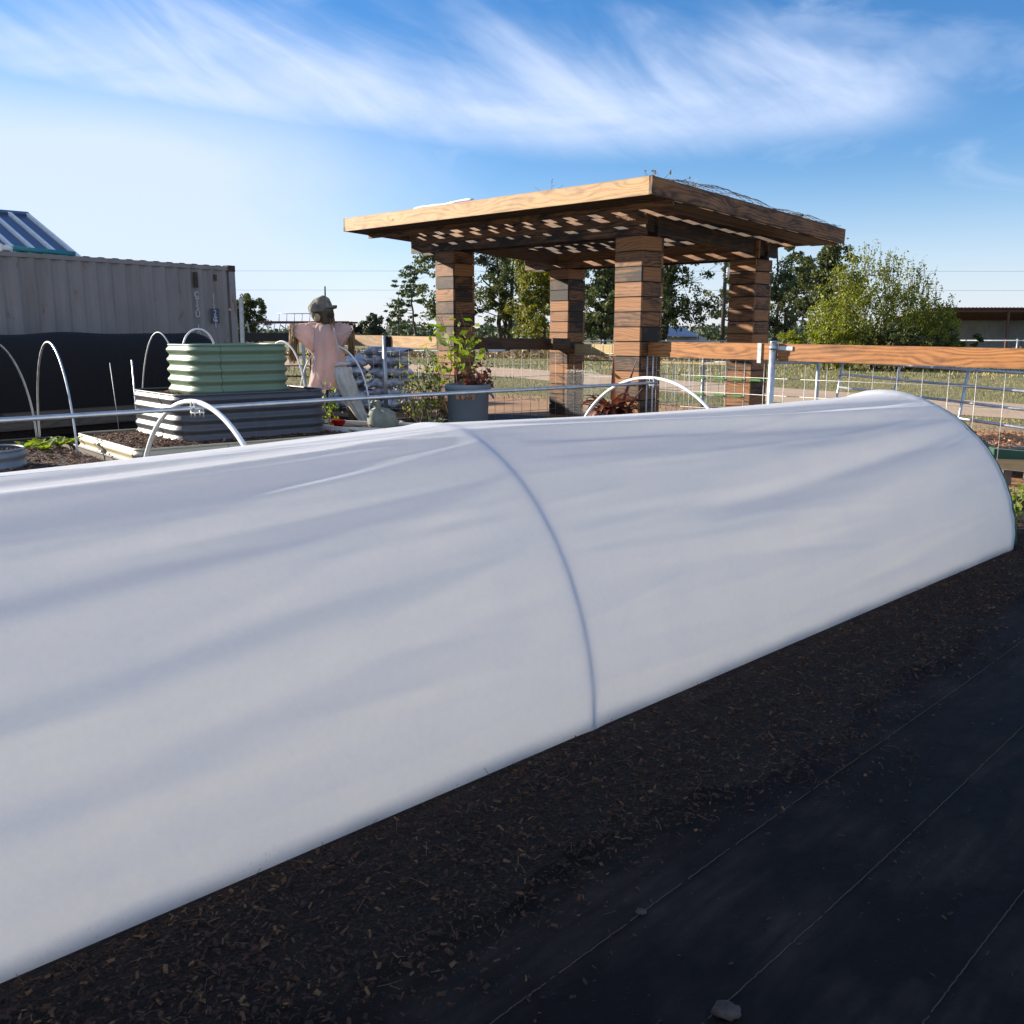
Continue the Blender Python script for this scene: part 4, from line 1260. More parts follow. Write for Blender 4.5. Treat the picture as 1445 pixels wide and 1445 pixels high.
# thin garden hoops stuck in the beds
def hoop(label, p, q, h, r=0.011, mat='galv', pw=1.0):
    p, q = Vector(p), Vector(q); c = (p + q) / 2; mb = MB(); pts = []
    for i in range(41):
        a = math.pi * i / 40; f = -math.cos(a)
        pts.append(c + (q - p) / 2 * f + Vector((0, 0, h * math.sin(a) ** pw)) - p)
    mb.tube(pts, r, 8); o_ = mb.build('garden_hoop', M[mat]); o_.location = p
    return tag(o_, label, 'garden hoop')


z = .36
hoop('tall narrow galvanised hoop standing complete in the lettuce bed', atz(57, 623, z), atz(110, 645, z), 1.10)
hoop('galvanised hoop cut by the left edge, its right leg in the lettuce bed', atz(53, 624, z), atz(-64, 640, z), 1.12)
hoop('thin galvanised hoop at the far left edge behind the lettuce bed', atz(8, 607, .1), atz(-120, 600, .1), 1.2, .011)
hoop('dark thin hoop standing in shade left of the green planter', (-5.02, 12.5, .0), (-4.2, 11.95, .0), 1.56, .009, 'galv_dull')
p = at(258, 488, 10.5); q = at(303, 489, 10.75)
hoop('short white hoop arching over the green planter', (p.x, p.y, 1.36), (q.x, q.y, 1.36), .235, .011, 'white_pipe')
p = at(338, 560, 13.6); q = at(374, 560, 13.9)
hoop('white hoop whose crown just shows above the green planter rim', (p.x, p.y, .4), (q.x, q.y, .4), 1.0, .014, 'white_pipe')
p = at(374, 560, 12.7); q = at(433, 566, 12.3)
hoop('white hoop between the green planter and the scarecrow', (p.x, p.y, .55), (q.x, q.y, .45), .94, .012, 'white_pipe', .8)
p = at(424, 575, 13.0); q = at(522, 584, 12.2)
hoop('white hoop behind the scarecrow with its leg beside the bags', (p.x, p.y, .45), (q.x, q.y, .42), .96, .011, 'white_pipe', .8)
for (a_, b_, lab) in (((186, 508), (192, 578), 'pale blue grey stake standing left of the grey planter'), ((155, 512), (164, 576), 'thin dull wire stake leaning in the shade left of the grey planter')):
    p = at(*a_, 12.4); q = at(*b_, 12.4); mb = MB(); mb.tube([p - q, Vector((0, 0, 0)), Vector((.02, 0, -q.z))], .010 if a_[0] > 170 else .005, 6)
    o_ = mb.build('stake', M['galv' if a_[0] > 170 else 'galv_dull']); o_.location = q; tag(o_, lab, 'stake')

# ------------------------------------------------------------------ scarecrow
random.seed(5)
sy = 12.6
SCW = thing('scarecrow', 'scarecrow in pink shirt, grey trousers and floppy olive hat on a pole', 'scarecrow', (at(462, 500, sy).x, sy, 0))
z0 = Vector(SCW.location)


def sp(u, v, dy=0.0): return at(u, v, sy + dy) - z0


def loft(mb, rings, n=20, wob=0.0, closed=True):
    """rings: (centre, halfwidth x vec, halfdepth) -> skin"""
    P = []; fine_ = []
    for i in range(len(rings) - 1):                    # smooth the few key rings into many
        for q in range(5):
            f = q / 5; g = [rings[max(0, i - 1)], rings[i], rings[i + 1], rings[min(len(rings) - 1, i + 2)]]
            cr = lambda m_: (g[1][m_] * 2 + (g[2][m_] - g[0][m_]) * f + (g[0][m_] * 2 - g[1][m_] * 5 + g[2][m_] * 4 - g[3][m_]) * f * f + (g[1][m_] * 3 - g[0][m_] - g[2][m_] * 3 + g[3][m_]) * f ** 3) * .5
            fine_.append((cr(0), cr(1), cr(2)))
    rings = fine_ + [rings[-1]]
    for k in range(n):
        a = 2 * math.pi * k / n; row = []
        for i, (c, ax, ay) in enumerate(rings):
            i = i / 5
            w = 1 + wob * math.sin(3 * a + i * .35) + wob * .9 * math.sin(7 * a - i * .25 + math.sin(i * 1.3) * .5) + wob * .45 * math.sin(13 * a + i * .8) + wob * .55 * math.sin(i * 4.1 + 2.3 * a + math.sin(a * 2 + i)) * math.sin(a * 1.5 + i * .9)
            row.append(c + ax * math.cos(a) * w + ay * math.sin(a) * w)
        P.append(row)
    mb.grid(P, True)


DX = Vector((1, 0, 0)); DY = Vector((0, 1, 0)); DZ = Vector((0, 0, 1))
mb = MB(); mb.tube([sp(462, 600, .05) * 1 + Vector((0, 0, -sp(462, 600).z)), sp(459, 440, .05), sp(458.5, 404, .05)], [.016, .014, .010], 8); mb.build('pole', M['grille'], SCW)
mb = MB(); mb.tube([sp(414, 462, .02), sp(497, 464, .05)], .016, 8); mb.build('crossbar', M['wood_old'], SCW)
# shirt: one skin for the body, flared at the hem, two hanging sleeves
mb = MB(); mm = 1 / 103.0
rings = []
for (u0_, u1_, v, dep) in ((448, 476, 456, .07), (443, 481, 461, .11), (441, 483, 472, .14), (442, 483, 486, .15), (441.5, 484, 502, .15), (440, 488, 520, .16), (437.5, 489, 535, .17), (434.5, 483, 549, .18)):
    rings.append((sp((u0_ + u1_) / 2, v), DX * (u1_ - u0_) / 2 * mm, DY * dep))
loft(mb, rings, 72, .06)
for us, ue, sg in ((447, 413, -1), (476, 497, 1)):
    rs = []
    for f in np.linspace(0, 1, 7):
        u = us + (ue - us) * f
        vt = 457 + (1.0 if sg < 0 else 3) * f * 1.0; vb = (505 - 32 * f if sg < 0 else 500 - 28 * f)
        if f == 0: vb = 488
        rs.append((sp(u, (vt + vb) / 2, .01), DZ * (vb - vt) / 2 * mm, DY * .10 * (1 - .25 * f)))
    loft(mb, rs, 36, .07)
mb.build('shirt', M['shirt'], SCW)
mb = MB()                                              # placket and tail edges
pts = [sp(u, v, -.165) for u, v in ((471, 462), (474, 478), (478, 496), (480, 510))]; mb.tube(pts, .008, 6)
pts = [sp(u, v, -.17) for u, v in ((443, 500), (446, 520), (451, 536), (456, 546))]; mb.tube(pts, .008, 6)
mb.build('shirt_edge', M['trouser'], SCW)
# straw hands
for u, vt, vb, w in ((414, 456, 515, 5.5), (496, 466, 505, 4.5)):
    mb = MB()
    for k in range(130):
        du = random.gauss(0, w * .45); p = sp(u + du, vt + random.uniform(0, 8), random.gauss(0, .03)); q = sp(u + du * 1.15 + random.gauss(1.0, .8), vb - abs(random.gauss(0, 9)), random.gauss(0, .05))
        mb.tube([p, p.lerp(q, .5) + Vector((random.gauss(0, .006), 0, 0)), q], [.004, .0045, .002], 4)
    mb.build('straw_hand', M['straw'], SCW)
# trousers hang from the waist and sweep right
mb = MB(); rs = []
for (ua, ub, v, d, dy) in ((473, 494, 518, .08, -.19), (473, 496, 530, .10, -.19), (478, 502, 548, .11, -.18), (487, 508, 566, .10, -.16), (499, 516, 584, .085, -.14), (512, 527, 604, .07, -.12), (520, 533, 616, .06, -.1)):
    rs.append((sp((ua + ub) / 2, v, dy), DX * (ub - ua) / 2 * mm, DY * d))
loft(mb, rs, 56, .11); mb.build('trousers', M['trouser'], SCW)
mb = MB(); rs = []
for (ua, ub, v, d) in ((478, 494, 532, .06), (484, 500, 560, .06), (491, 506, 586, .055), (498, 512, 610, .05)): rs.append((sp((ua + ub) / 2, v, .0), DX * (ub - ua) / 2 * mm, DY * d))
loft(mb, rs, 14, .1); mb.build('trouser_leg', M['burlap'], SCW)
mb = MB(); mb.tube([sp(u, v, -.2) for u, v in ((472, 517), (480, 513), (488, 514), (495, 512))], [.02, .028, .026, .016], 8); mb.build('waist_knot', M['trouser'], SCW)
# sack head in profile with a stuffed muzzle, then the hat
mb = MB(); rs = []
for (ua, ub, v, d) in ((447, 469, 432, .08), (446, 470, 440, .11), (448, 470.5, 447, .115), (450, 471.5, 453, .11), (452, 471, 459, .09), (455, 467, 464, .05)): rs.append((sp((ua + ub) / 2, v), DX * (ub - ua) / 2 * mm, DY * d))
loft(mb, rs, 22, .05); mb.build('head', M['burlap'], SCW)
mb = MB()
for k in range(46):
    p = sp(random.uniform(464, 471), random.uniform(444, 455), random.uniform(-.1, .05)); q = p + Vector((random.gauss(.015, .02), random.gauss(0, .02), -random.uniform(.04, .16)))
    mb.tube([p, q], [.005, .002], 4)
for k in range(30):
    p = sp(random.uniform(450, 457), random.uniform(452, 458), random.uniform(-.1, .02)); q = p + Vector((random.gauss(.03, .03), random.gauss(-.01, .02), -random.uniform(.04, .14)))
    mb.tube([p, q], [.005, .002], 4)
mb.build('straw_beard', M['straw'], SCW)
mb = MB(); rs = []
for (ua, ub, v, d) in ((450, 455, 418, .02), (445, 460, 420, .075), (439.5, 464, 424.5, .115), (436, 466, 430, .135), (435, 467.5, 435.5, .14), (437, 468, 440, .138)): rs.append((sp((ua + ub) / 2, v + 0, 0), DX * (ub - ua) / 2 * mm + DZ * .012, DY * d))
loft(mb, rs, 60, .06)
rs = []
for (f, w) in ((0, .11), (.4, .125), (.8, .11), (1.0, .06)):
    rs.append((sp(463 + 11.5 * f, 434.5 - 1.5 * f, -.02), DZ * .030 * (1 - .25 * f) + DX * .004, DY * w))
loft(mb, rs, 18, .05)
rs = []
for (ua, ub, v, d) in ((436, 447, 438, .10), (439, 450, 445, .11), (441.5, 452, 450, .10), (444, 451, 453, .06)): rs.append((sp((ua + ub) / 2, v, -.02), DX * (ub - ua) / 2 * mm, DY * d))
loft(mb, rs, 18, .06)
mb.build('hat', M['hat'], SCW)
mb = MB(); rs = []
for (r_, dy) in ((.002, -.155), (.035, -.15), (.048, -.13), (.04, -.10)): rs.append((sp(447.5, 448, dy), DX * r_ * .9, DZ * r_ * 1.1))
loft(mb, rs, 18, .03); mb.build('ear_patch', M['tan'], SCW)
mb = MB(); mb.bar(sp(464, 444, -.13), sp(470, 446, -.08), .012, .05); mb.build('eye_patch', M['black'], SCW)

# low white bed by the scarecrow
p = atz(455, 601, .45); q = atz(527, 604, .45)
WB = thing('raised_bed', 'low white edged bed beside the scarecrow holding a red bowl', 'planter', (p.x, p.y, 0)); d = (q - p).normalized(); nn = Vector((-d.y, d.x, 0)); Lb = (q - p).length + .4
mb = MB()
mb.bar(d * -.5 + DZ * .225, d * Lb + DZ * .225, .03, .45); mb.bar(d * -.5 + nn * .9 + DZ * .215, d * Lb + nn * .9 + DZ * .215, .03, .43)
for x in (-.5, Lb): mb.bar(d * x + nn * .02 + DZ * .22, d * x + nn * .88 + DZ * .22, .03, .44)
mb.build('board', M['white'], WB)
mb = MB(); mb.bar(d * -.46 + nn * .45 + DZ * .2, d * (Lb - .04) + nn * .45 + DZ * .2, .84, .4); mb.build('soil', M['soil_brown'], WB)
p = atz(475, 595, .47)
mb = MB(); mb.lathe((0, 0, 0), [(.001, .004), (.055, .004), (.075, .03), (.092, .075), (.096, .078), (.088, .073), (.07, .03), (.001, .015)], 28)
o_ = mb.build('bowl', M['red']); o_.location = (p.x, p.y + .12, .402); tag(o_, 'shiny red bowl on the soil by the scarecrow', 'bowl')


# ------------------------------------------------------------------ plants around the pergola
def bushy(name, label, loc, H, spread, mats, nst, nleaf, lsize, pot=None, group=None, cat='plant', up=0.0, droop=0.0, zlow=0.25, aspect=.55, stemr=.006):
    """stems rising from one base, leaves along them"""
    t_ = thing(name, label, cat, loc, 0, group); sb_, lf = MB(), MB(); zb = 0.0
    if pot:
        pr, ph, pm = pot; zb = ph * .85; mb = MB()
        mb.lathe((0, 0, 0), [(.001, .005), (pr * .72, .005), (pr * .98, ph - .03), (pr * 1.06, ph - .028), (pr * 1.06, ph), (pr * .95, ph), (pr * .92, ph - .05), (.001, ph - .05)], 28); mb.build('pot', M[pm], t_)
    C = []
    for k in range(nst):
        a = random.uniform(0, 6.28); rr = spread * random.random() ** .6; hh_ = H * random.uniform(.55, 1.0)
        tip = Vector((math.cos(a) * rr, math.sin(a) * rr, zb + (hh_ - zb) * (1 - droop * random.random())))
        pts = limb(sb_, Vector((random.gauss(0, .02), random.gauss(0, .02), zb - .02)), tip, stemr, stemr * .35, .08, 6, 5)
        for _ in range(nleaf):
            f = zlow + (1 - zlow) * random.random(); i = min(5, int(f * 6)); b = pts[i].lerp(pts[i + 1], f * 6 - i)
            C.append(tuple(b + Vector((random.gauss(0, lsize * .7), random.gauss(0, lsize * .7), random.gauss(0, lsize * .4)))))
    leaves(lf, np.array(C), lsize, None, 0, up, aspect)
    sb_.build('stem', M['stem'], t_); lf.build('foliage', mats, t_)
    return t_


rng = np.random.default_rng(3); random.seed(31)
p = at(592, 560, 11.8); bushy('potted_shrub', 'sparse twiggy shrub with small olive leaves in a black pot', (p.x, p.y, 0), 1.43, .42, M['leaf_bush'], 22, 15, .05, (.14, .42, 'black'), None, 'potted plant', 0, .1, .3)
p = at(577, 560, 12.0); bushy('potted_shrub', 'dry grey stemmed shrub in a black pot, left of the olive one', (p.x, p.y, 0), .98, .20, M['leaf_dry'], 22, 10, .035, (.13, .44, 'black'), None, 'potted plant', 0, .2, .4)
p = at(607, 560, 12.3); bushy('potted_shrub', 'leafy tomato like bush leaning on the fence post behind the pots', (p.x, p.y, 0), 1.36, .36, M['leaf_yellow'], 14, 15, .06, (.13, .35, 'black'), None, 'potted plant', 0, .15, .35)
p = at(640, 560, 12.75); bushy('fig_plant', 'tall plant with broad bright green leaves against the left pillar', (p.x, p.y, 0), 1.92, .36, M['leaf_bright'], 10, 13, .155, (.2, .4, 'black'), None, 'potted plant', .2, .1, .62, .42, .009)
p = at(668, 560, 12.1); bushy('vine_plant', 'dark purple stemmed vine spilling over the rim of the grey bin', (p.x, p.y, .72), .62, .40, M['leaf_purple'], 22, 16, .075, None, None, 'plant', .2, .7, .2)
p = at(618, 598, 11.4); bushy('herb_bush', 'dense small green herb bush beside the grey bin', (p.x, p.y, .1), .52, .21, M['leaf_herb'], 40, 40, .028, None, None, 'plant', 0, .3, .1)
p = at(466, 592, 11.7); bushy('pepper_plant', 'slim yellow green plant growing behind the red bowl', (p.x - .03, p.y + .1, .38), .55, .10, M['leaf_bright'], 7, 14, .055, None, None, 'plant', 0, 0, .2)
p = at(443, 585, 12.9); bushy('vine_plant', 'pale green vine climbing the green post behind the scarecrow', (p.x, p.y, .3), 1.05, .14, M['leaf_bright'], 6, 8, .06, None, None, 'plant', 0, 0, .3)

# purple cordyline by the near pillar
p = at(862, 560, 10.6)
CO = thing('cordyline_plant', 'dark red strap leaved plant with a tall spike beside the near pillar', 'potted plant', (p.x, p.y, 0))
mb = MB(); mb.lathe((0, 0, 0), [(.001, .005), (.12, .005), (.17, .38), (.18, .38), (.18, .42), (.16, .42), (.155, .38), (.001, .37)], 28); mb.build('pot', M['black'], CO)
mb = MB()
for k in range(110):
    a = random.uniform(0, 6.28); L = random.uniform(.28, .50); e_ = random.uniform(.3, 1.35); d = Vector((math.cos(a), math.sin(a), 0)); s_ = Vector((-d.y, d.x, 0)); P = []
    zb = random.uniform(.42, .72); rv = random.random()
    for i in range(8):
        f = i / 7; w = .030 * math.sin(math.pi * (.1 + .86 * f)) ** .8
        c = d * L * (math.sin(f * 1.5) * .75) + Vector((0, 0, zb + L * (math.sin(e_) * f * 1.15 - 1.15 * f * f * (1.25 - .55 * math.sin(e_)))))
        P.append([c - s_ * w, c - DZ * w * .4, c + s_ * w])
    mb.grid(P, rnd=rv)
mb.build('foliage', M['leaf_purple'], CO)
mb = MB()
for (du, dz, w) in ((0.0, .92, .042), (.26, .84, .030), (.34, .52, .034)):
    b = Vector((.03 + du * .2, 0, .55)); e = Vector((du + .02, 0, .42 + dz)); d = (e - b).normalized(); s_ = d.cross(DY).normalized(); P = []
    for i in range(7):
        f = i / 6; ww = w * (1 - f) ** .7; c = b.lerp(e, f); P.append([c - s_ * ww, c - DY * .012, c + s_ * ww])
    mb.grid(P)
mb.build('spike_leaf', M['leaf_purple'], CO)
mb = MB(); mb.tube([(0, 0, .36), (.01, 0, .8)], [.02, .014], 8); mb.build('stem', M['stem'], CO)

# sack and bin
p = at(541, 600, 11.6)
mb = MB(); P = []
for k in range(24):
    a = 6.283 * k / 24; row = []
    for (r_, z_) in ((.001, .0), (.15, .01), (.178, .06), (.175, .24), (.165, .33), (.11, .38), (.035, .40), (.03, .43), (.06, .48), (.04, .49), (.001, .46)):
        w = 1 + .06 * math.sin(3 * a + z_ * 9) + .05 * math.sin(8 * a + z_ * 14); sq = 1 + (.16 * abs(math.sin(2 * a)) if z_ < .36 else 0); row.append((r_ * w * sq * math.cos(a) - max(0, z_ - .3) * .5, r_ * w * sq * .8 * math.sin(a), z_ + (.02 * math.sin(5 * a) if z_ > .3 else 0)))
    P.append(row)
mb.grid(P, True); o_ = mb.build('sack', M['sack']); o_.location = (p.x, p.y, .22); tag(o_, 'tied grey green cloth sack standing on a crate beside the scarecrow', 'sack')
mb = MB()
for z_ in (.03, .10, .17): mb.box((0, -.17, z_), (.2, 0, 0), (0, .008, 0), (0, 0, .028)); mb.box((0, .17, z_), (.2, 0, 0), (0, .008, 0), (0, 0, .028)); mb.box((-.2, 0, z_), (0, .16, 0), (.008, 0, 0), (0, 0, .028)); mb.box((.2, 0, z_), (0, .16, 0), (.008, 0, 0), (0, 0, .028))
mb.box((0, 0, .206), (.2, 0, 0), (0, .16, 0), (0, 0, .008))
o_ = mb.build('crate', M['wood_old']); o_.location = (p.x, p.y, 0); tag(o_, 'low slatted crate under the tied sack', 'crate')

p = at(660.5, 560, 12.1)
BI = thing('garbage_bin', 'round grey plastic bin with side handles used as a planter', 'bin', (p.x, p.y, 0))
mb = MB(); mb.lathe((0, 0, 0), [(.001, .01), (.235, .01), (.245, .05), (.272, .80), (.285, .81), (.30, .83), (.305, .87), (.297, .90), (.275, .90), (.268, .84), (.255, .6), (.001, .6)], 48)
mb.build('body', M['bin'], BI)
for sg in (-1, 1):
    mb = MB(); mb.tube([(sg * .27, -.07, .80), (sg * .325, -.06, .74), (sg * .33, 0, .72), (sg * .325, .06, .74), (sg * .27, .07, .80)], .014, 8)
    mb.build('handle', M['bin'], BI)
M['label'] = plain('label_print', (0.45, 0.22, 0.10), .6, 0, .5, 30)
mb = MB(); 
for k, a in enumerate((-2.0, -1.75, -1.5, -1.28)):
    mb.box((.279 * math.cos(a), .279 * math.sin(a), .745), Vector((-math.sin(a), math.cos(a), 0)) * .026, Vector((math.cos(a), math.sin(a), 0)) * .006, (.0, 0, .028))
mb.build('sticker', M['label'], BI)
mb = MB(); mb.lathe((0, 0, .62), [(.001, .06), (.15, .05), (.26, .03)], 24); mb.build('soil', M['soil_brown'], BI)

# stacked bags behind the left fence
random.seed(12)
bx, by = at(518, 520, 18.0).x, 18.0
zc = .12
mb = MB()
for k in range(5): mb.bar((-.75 + k * .37, -.5, .1), (-.75 + k * .37, .5, .1), .1, .02)
for k in range(3): mb.bar((-.8, -.45 + k * .45, .045), (.8, -.45 + k * .45, .045), .09, .09)
o_ = mb.build('pallet', M['wood_old']); o_.location = (bx, by, -.01); tag(o_, 'weathered pallet under the stacked bags', 'pallet')
WHERE = ['lowest', 'second lowest', 'third lowest', 'third from top', 'second from top', 'topmost']
for lv in range(6):
    for cx_, nm in ((-.42, 'left'), (.42, 'right')):
        if lv == 5 and cx_ < 0: continue
        mb = MB(); P = []
        for i in range(17):
            f = i / 16; row = []; th = .118 * (math.sin(math.pi * min(1, max(0, f))) ** .35 if 0 < f < 1 else .08)
            for j in range(16):
                a = 6.283 * j / 16; row.append(((f - .5) * .86 + .01 * math.sin(a * 3), .33 * math.cos(a) * (1 + .05 * math.sin(9 * f)), th * math.sin(a) * (1 + .20 * math.sin(f * 11 + a * 2 + lv * 1.7 + cx_ * 9)) + .016 * math.sin(f * 17 + lv * 2) + .012 * math.sin(f * 29 + a * 3)))
            P.append(row)
        P = [[P[i][j] for i in range(17)] for j in range(16)]
        mb.grid(P, True); o_ = mb.build('bag', M['bag']); o_.location = (bx + cx_ + random.gauss(0, .03), by + random.gauss(0, .03), zc + .10 + lv * .198); o_.rotation_euler = (random.gauss(0, .05), random.gauss(0, .05), random.gauss(0, .14))
        tag(o_, 'crinkled grey white bag, %s, in the %s pile behind the left fence' % (WHERE[lv], nm), 'bag', 'bags stacked behind the fence')

# ------------------------------------------------------------------ pergola
random.seed(77)
C0 = Vector((1.581, 11.822, 0)); AL = R(47.066); DA = Vector((-math.cos(AL), math.sin(AL), 0)); DB = Vector((math.sin(AL), math.cos(AL), 0)); LA, LB = 3.596, 2.48
PG = thing('pergola', 'flat roofed timber pergola on four square scorched plank pillars', 'pergola', tuple(C0))


def pg(p, q, z): return DA * p + DB * q + DZ * z


p0, p1, q0, q1 = -1.0, 4.97, -1.04, 3.17


def zr(p, q): return 3.205 + 0.07 * (p - p0) / (p1 - p0) - 0.245 * (q - q0) / (q1 - q0)


SZ = .42
for (p_, q_) in ((0, 0), (LA, 0), (0, LB), (LA, LB)):
    zt_ = zr(p_, q_) - .445; mb = MB(); nb = 15; ph = zt_ / nb
    mb.box(pg(p_, q_, zt_ / 2), DZ * (zt_ / 2 - .002), DA * (SZ / 2 - .022), DB * (SZ / 2 - .022), 1)
    for k in range(nb):
        zc_ = (k + .5) * ph; hz = DZ * (ph / 2 - random.uniform(.004, .0065)); th = .019
        j = lambda: random.uniform(-.0045, .0045)
        mb.box(pg(p_, q_ - SZ / 2 + th + j(), zc_), DA * SZ / 2, hz, DB * th)
        mb.box(pg(p_, q_ + SZ / 2 - th + j(), zc_), DA * SZ / 2, hz, DB * th)
        mb.box(pg(p_ - SZ / 2 + th + j(), q_, zc_), DB * (SZ / 2 - th * 2), hz, DA * th)
        mb.box(pg(p_ + SZ / 2 - th + j(), q_, zc_), DB * (SZ / 2 - th * 2), hz, DA * th)
    mb.build('pillar', [M['wood'], M['dark']], PG)


def beam(mb, pa, qa, pb, qb, top, h, w, mat=0):
    a_, b_ = pg(pa, qa, zr(pa, qa) - top - h / 2), pg(pb, qb, zr(pb, qb) - top - h / 2)
    mb.bar(a_, b_, w, h, (0, 0, 1), mat)


for (a_, m_, nm) in (((p0 + .022, q0, p1 - .022, q0), 'wood_fascia', 'fascia_board'), ((p0, q0 - .02, p0, q1 + .02), 'wood', 'fascia_board'), ((p1, q0 - .02, p1, q1 + .02), 'wood', 'fascia_board'), ((p0 + .022, q1, p1 - .022, q1), 'wood', 'fascia_board')):
    mb = MB(); beam(mb, *a_, 0, .19, .04); mb.build(nm, M[m_], PG)
for q_ in (-.12, .12, LB - .12, LB + .12):
    mb = MB(); beam(mb, -.20, q_, 4.5, q_, .195, .122, .04); beam(mb, -.20, q_, 4.5, q_, .320, .122, .04); mb.build('beam', M['wood_char_shade' if 0 < q_ < 1 or q_ > LB else 'wood'], PG)
for p_ in (-.13, LA + .13):
    mb = MB(); beam(mb, p_, -.09, p_, 2.9, .20, .185, .038)
    mb.build('beam', M['wood_char_shade'], PG)
for q_, tp_, hh_ in ((-.62, .045, .20), (-.34, .135, .036), (.17, .035, .155), (.55, .04, .14), (.95, .04, .14), (1.35, .04, .14), (1.75, .04, .14), (2.12, .04, .14), (2.86, .04, .14)):
    mb = MB(); beam(mb, p0 + .03, q_, p1 - .03, q_, tp_, hh_, .038); mb.build('joist', M['wood_char_shade' if q_ > .5 or q_ == -.34 else 'wood'], PG)  # back joists take the darker wood to deepen the shade under the roof
k = 0; p_ = p0 + .3
while p_ < p1 - .1:
    mb = MB(); beam(mb, p_, q0 + .03, p_, q1 - .03, .012, .022, random.uniform(.16, .25)); mb.build('slat', M['wood_char_shade'], PG); p_ += .41 + random.gauss(0, .035)
mb = MB()                                                # closely set planks under the front and right overhang
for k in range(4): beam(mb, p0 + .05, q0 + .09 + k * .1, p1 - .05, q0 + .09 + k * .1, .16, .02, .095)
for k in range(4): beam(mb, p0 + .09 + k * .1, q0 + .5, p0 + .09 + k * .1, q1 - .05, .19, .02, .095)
mb.build('soffit', M['wood_char_shade'], PG)

# netting heaped on the roof edge, white sheet, vine sprigs
BNT = MB(); random.seed(8)
PN = []
for i in range(46):
    f = i / 45; q_ = q0 + .35 + f * (q1 - q0 - .4); row = []
    hgt = (.02 + .12 * abs(math.sin(f * 4.3 + .6)) * math.sin(math.pi * min(1, f * 1.05)) + .035 * abs(math.sin(f * 17)))
    for j in range(9):
        g = j / 8; row.append(C0 + pg(p0 + .02 + g * .55, q_ + .02 * math.sin(j * 2 + i), zr(p0, q_) + .012 + hgt * math.sin(math.pi * (g * .75 + .14)) + random.gauss(0, .006)))
    PN.append(row)
for row in PN: BNT.tube(row, .0028, 4)
for j in range(9): BNT.tube([PN[i][j] for i in range(46)], .0028, 4)
for i in range(45):
    for j in range(8): BNT.tube([PN[i][j], PN[i + 1][j + 1]], .0022, 3)
nb_ = C0 + pg(p0, .5, 3.0)
tag(BNT.build('bird_netting', M['net'], None, nb_), 'crumpled grey bird netting heaped along the right roof edge', 'netting')
mb = MB()
mb.tube([C0 + pg(1.95 + i * .09, q0 + .004 + .006 * math.sin(i * 1.3), zr(2.5, q0) + .014 + .006 * math.sin(i * .7)) for i in range(15)], [.012 + .006 * math.sin(i * .9) ** 2 for i in range(15)], 8)
tag(mb.build('plastic_sheet', M['white'], None, C0 + pg(2.6, q0, 3.2)), 'rolled white plastic sheet lying along the front roof edge', 'sheet')
rng = np.random.default_rng(14)
for (pp_, qq_, h_, lab) in ((1.0, -.6, .34, 'sparse dry vine sprig sticking up from the middle of the roof'), (-.85, -.8, .22, 'small dark vine sprig on the near roof corner'), (-.7, .1, .26, 'short vine sprig beside the bird netting on the roof')):
    b = C0 + pg(pp_, qq_, zr(pp_, qq_) - .0); bushy('vine_sprig', lab, tuple(b), h_ * .75, .22, M['leaf_dry'], 6, 5, .035, None, None, 'vine', 0, .3, .3, .55, .0035)


# ------------------------------------------------------------------ garden fence: rails, posts and welded mesh
random.seed(21)


def mesh_panel(mb, p, q, z0, z1, dx=.255, dz=.19, r=.0034):
    p, q = Vector(p), Vector(q); L = (q - p).length; d = (q - p) / L; n_ = int(L / dx)
    for k in range(n_ + 1): mb.tube([p + d * k * dx + DZ * z0, p + d * k * dx + DZ * z1], r, 5)
    z = z0
    while z <= z1 + .001: mb.tube([p + DZ * z + Vector((0, .004, 0)), q + DZ * z + Vector((0, .004, 0))], r, 5); z += dz


fdir = -DA
FN = thing('garden_fence', 'orange timber rail and welded mesh fence running right from the near pillar', 'fence', tuple(C0))
mb = MB()
a_, b_ = pg(-SZ / 2, -.02, 1.355), pg(-2.0, -.02, 1.345); mb.bar(a_, b_, .04, .184)
mb.build('rail', M['wood_orange'], FN)
mb = MB(); mb.bar(pg(-2.03, -.02, 1.344), pg(-6.2, -.02, 1.305), .04, .184); mb.build('rail', M['wood_orange'], FN)
for p_ in (-1.99, -6.0):
    mb = MB(); mb.tube([pg(p_, -.085, 0), pg(p_ , -.085, 1.45)], .036, 16); mb.tube([pg(p_, -.085, 1.45), pg(p_, -.085, 1.462)], [.04, .03], 16)
    mb.build('post', M['galv'], FN)
    mb = MB(); mb.bar(pg(p_ + .05, -.055, 1.39), pg(p_ - .22, -.045, 1.385), .012, .045); mb.tube([pg(p_ - .0, -.085, 1.37), pg(p_, -.085, 1.41)], .042, 14); mb.build('bracket', M['galv'], FN)
mb = MB(); mb.bar(pg(-1.80, -.05, 1.44), pg(-1.80, -.05, 1.22), .05, .008, DB); mb.build('latch_plate', M['galv_dull'], FN)
mb = MB(); mesh_panel(mb, pg(-.3, .02, 0), pg(-6.2, .02, 0), .10, 1.26); mb.build('wire_mesh', M['wire'], FN)
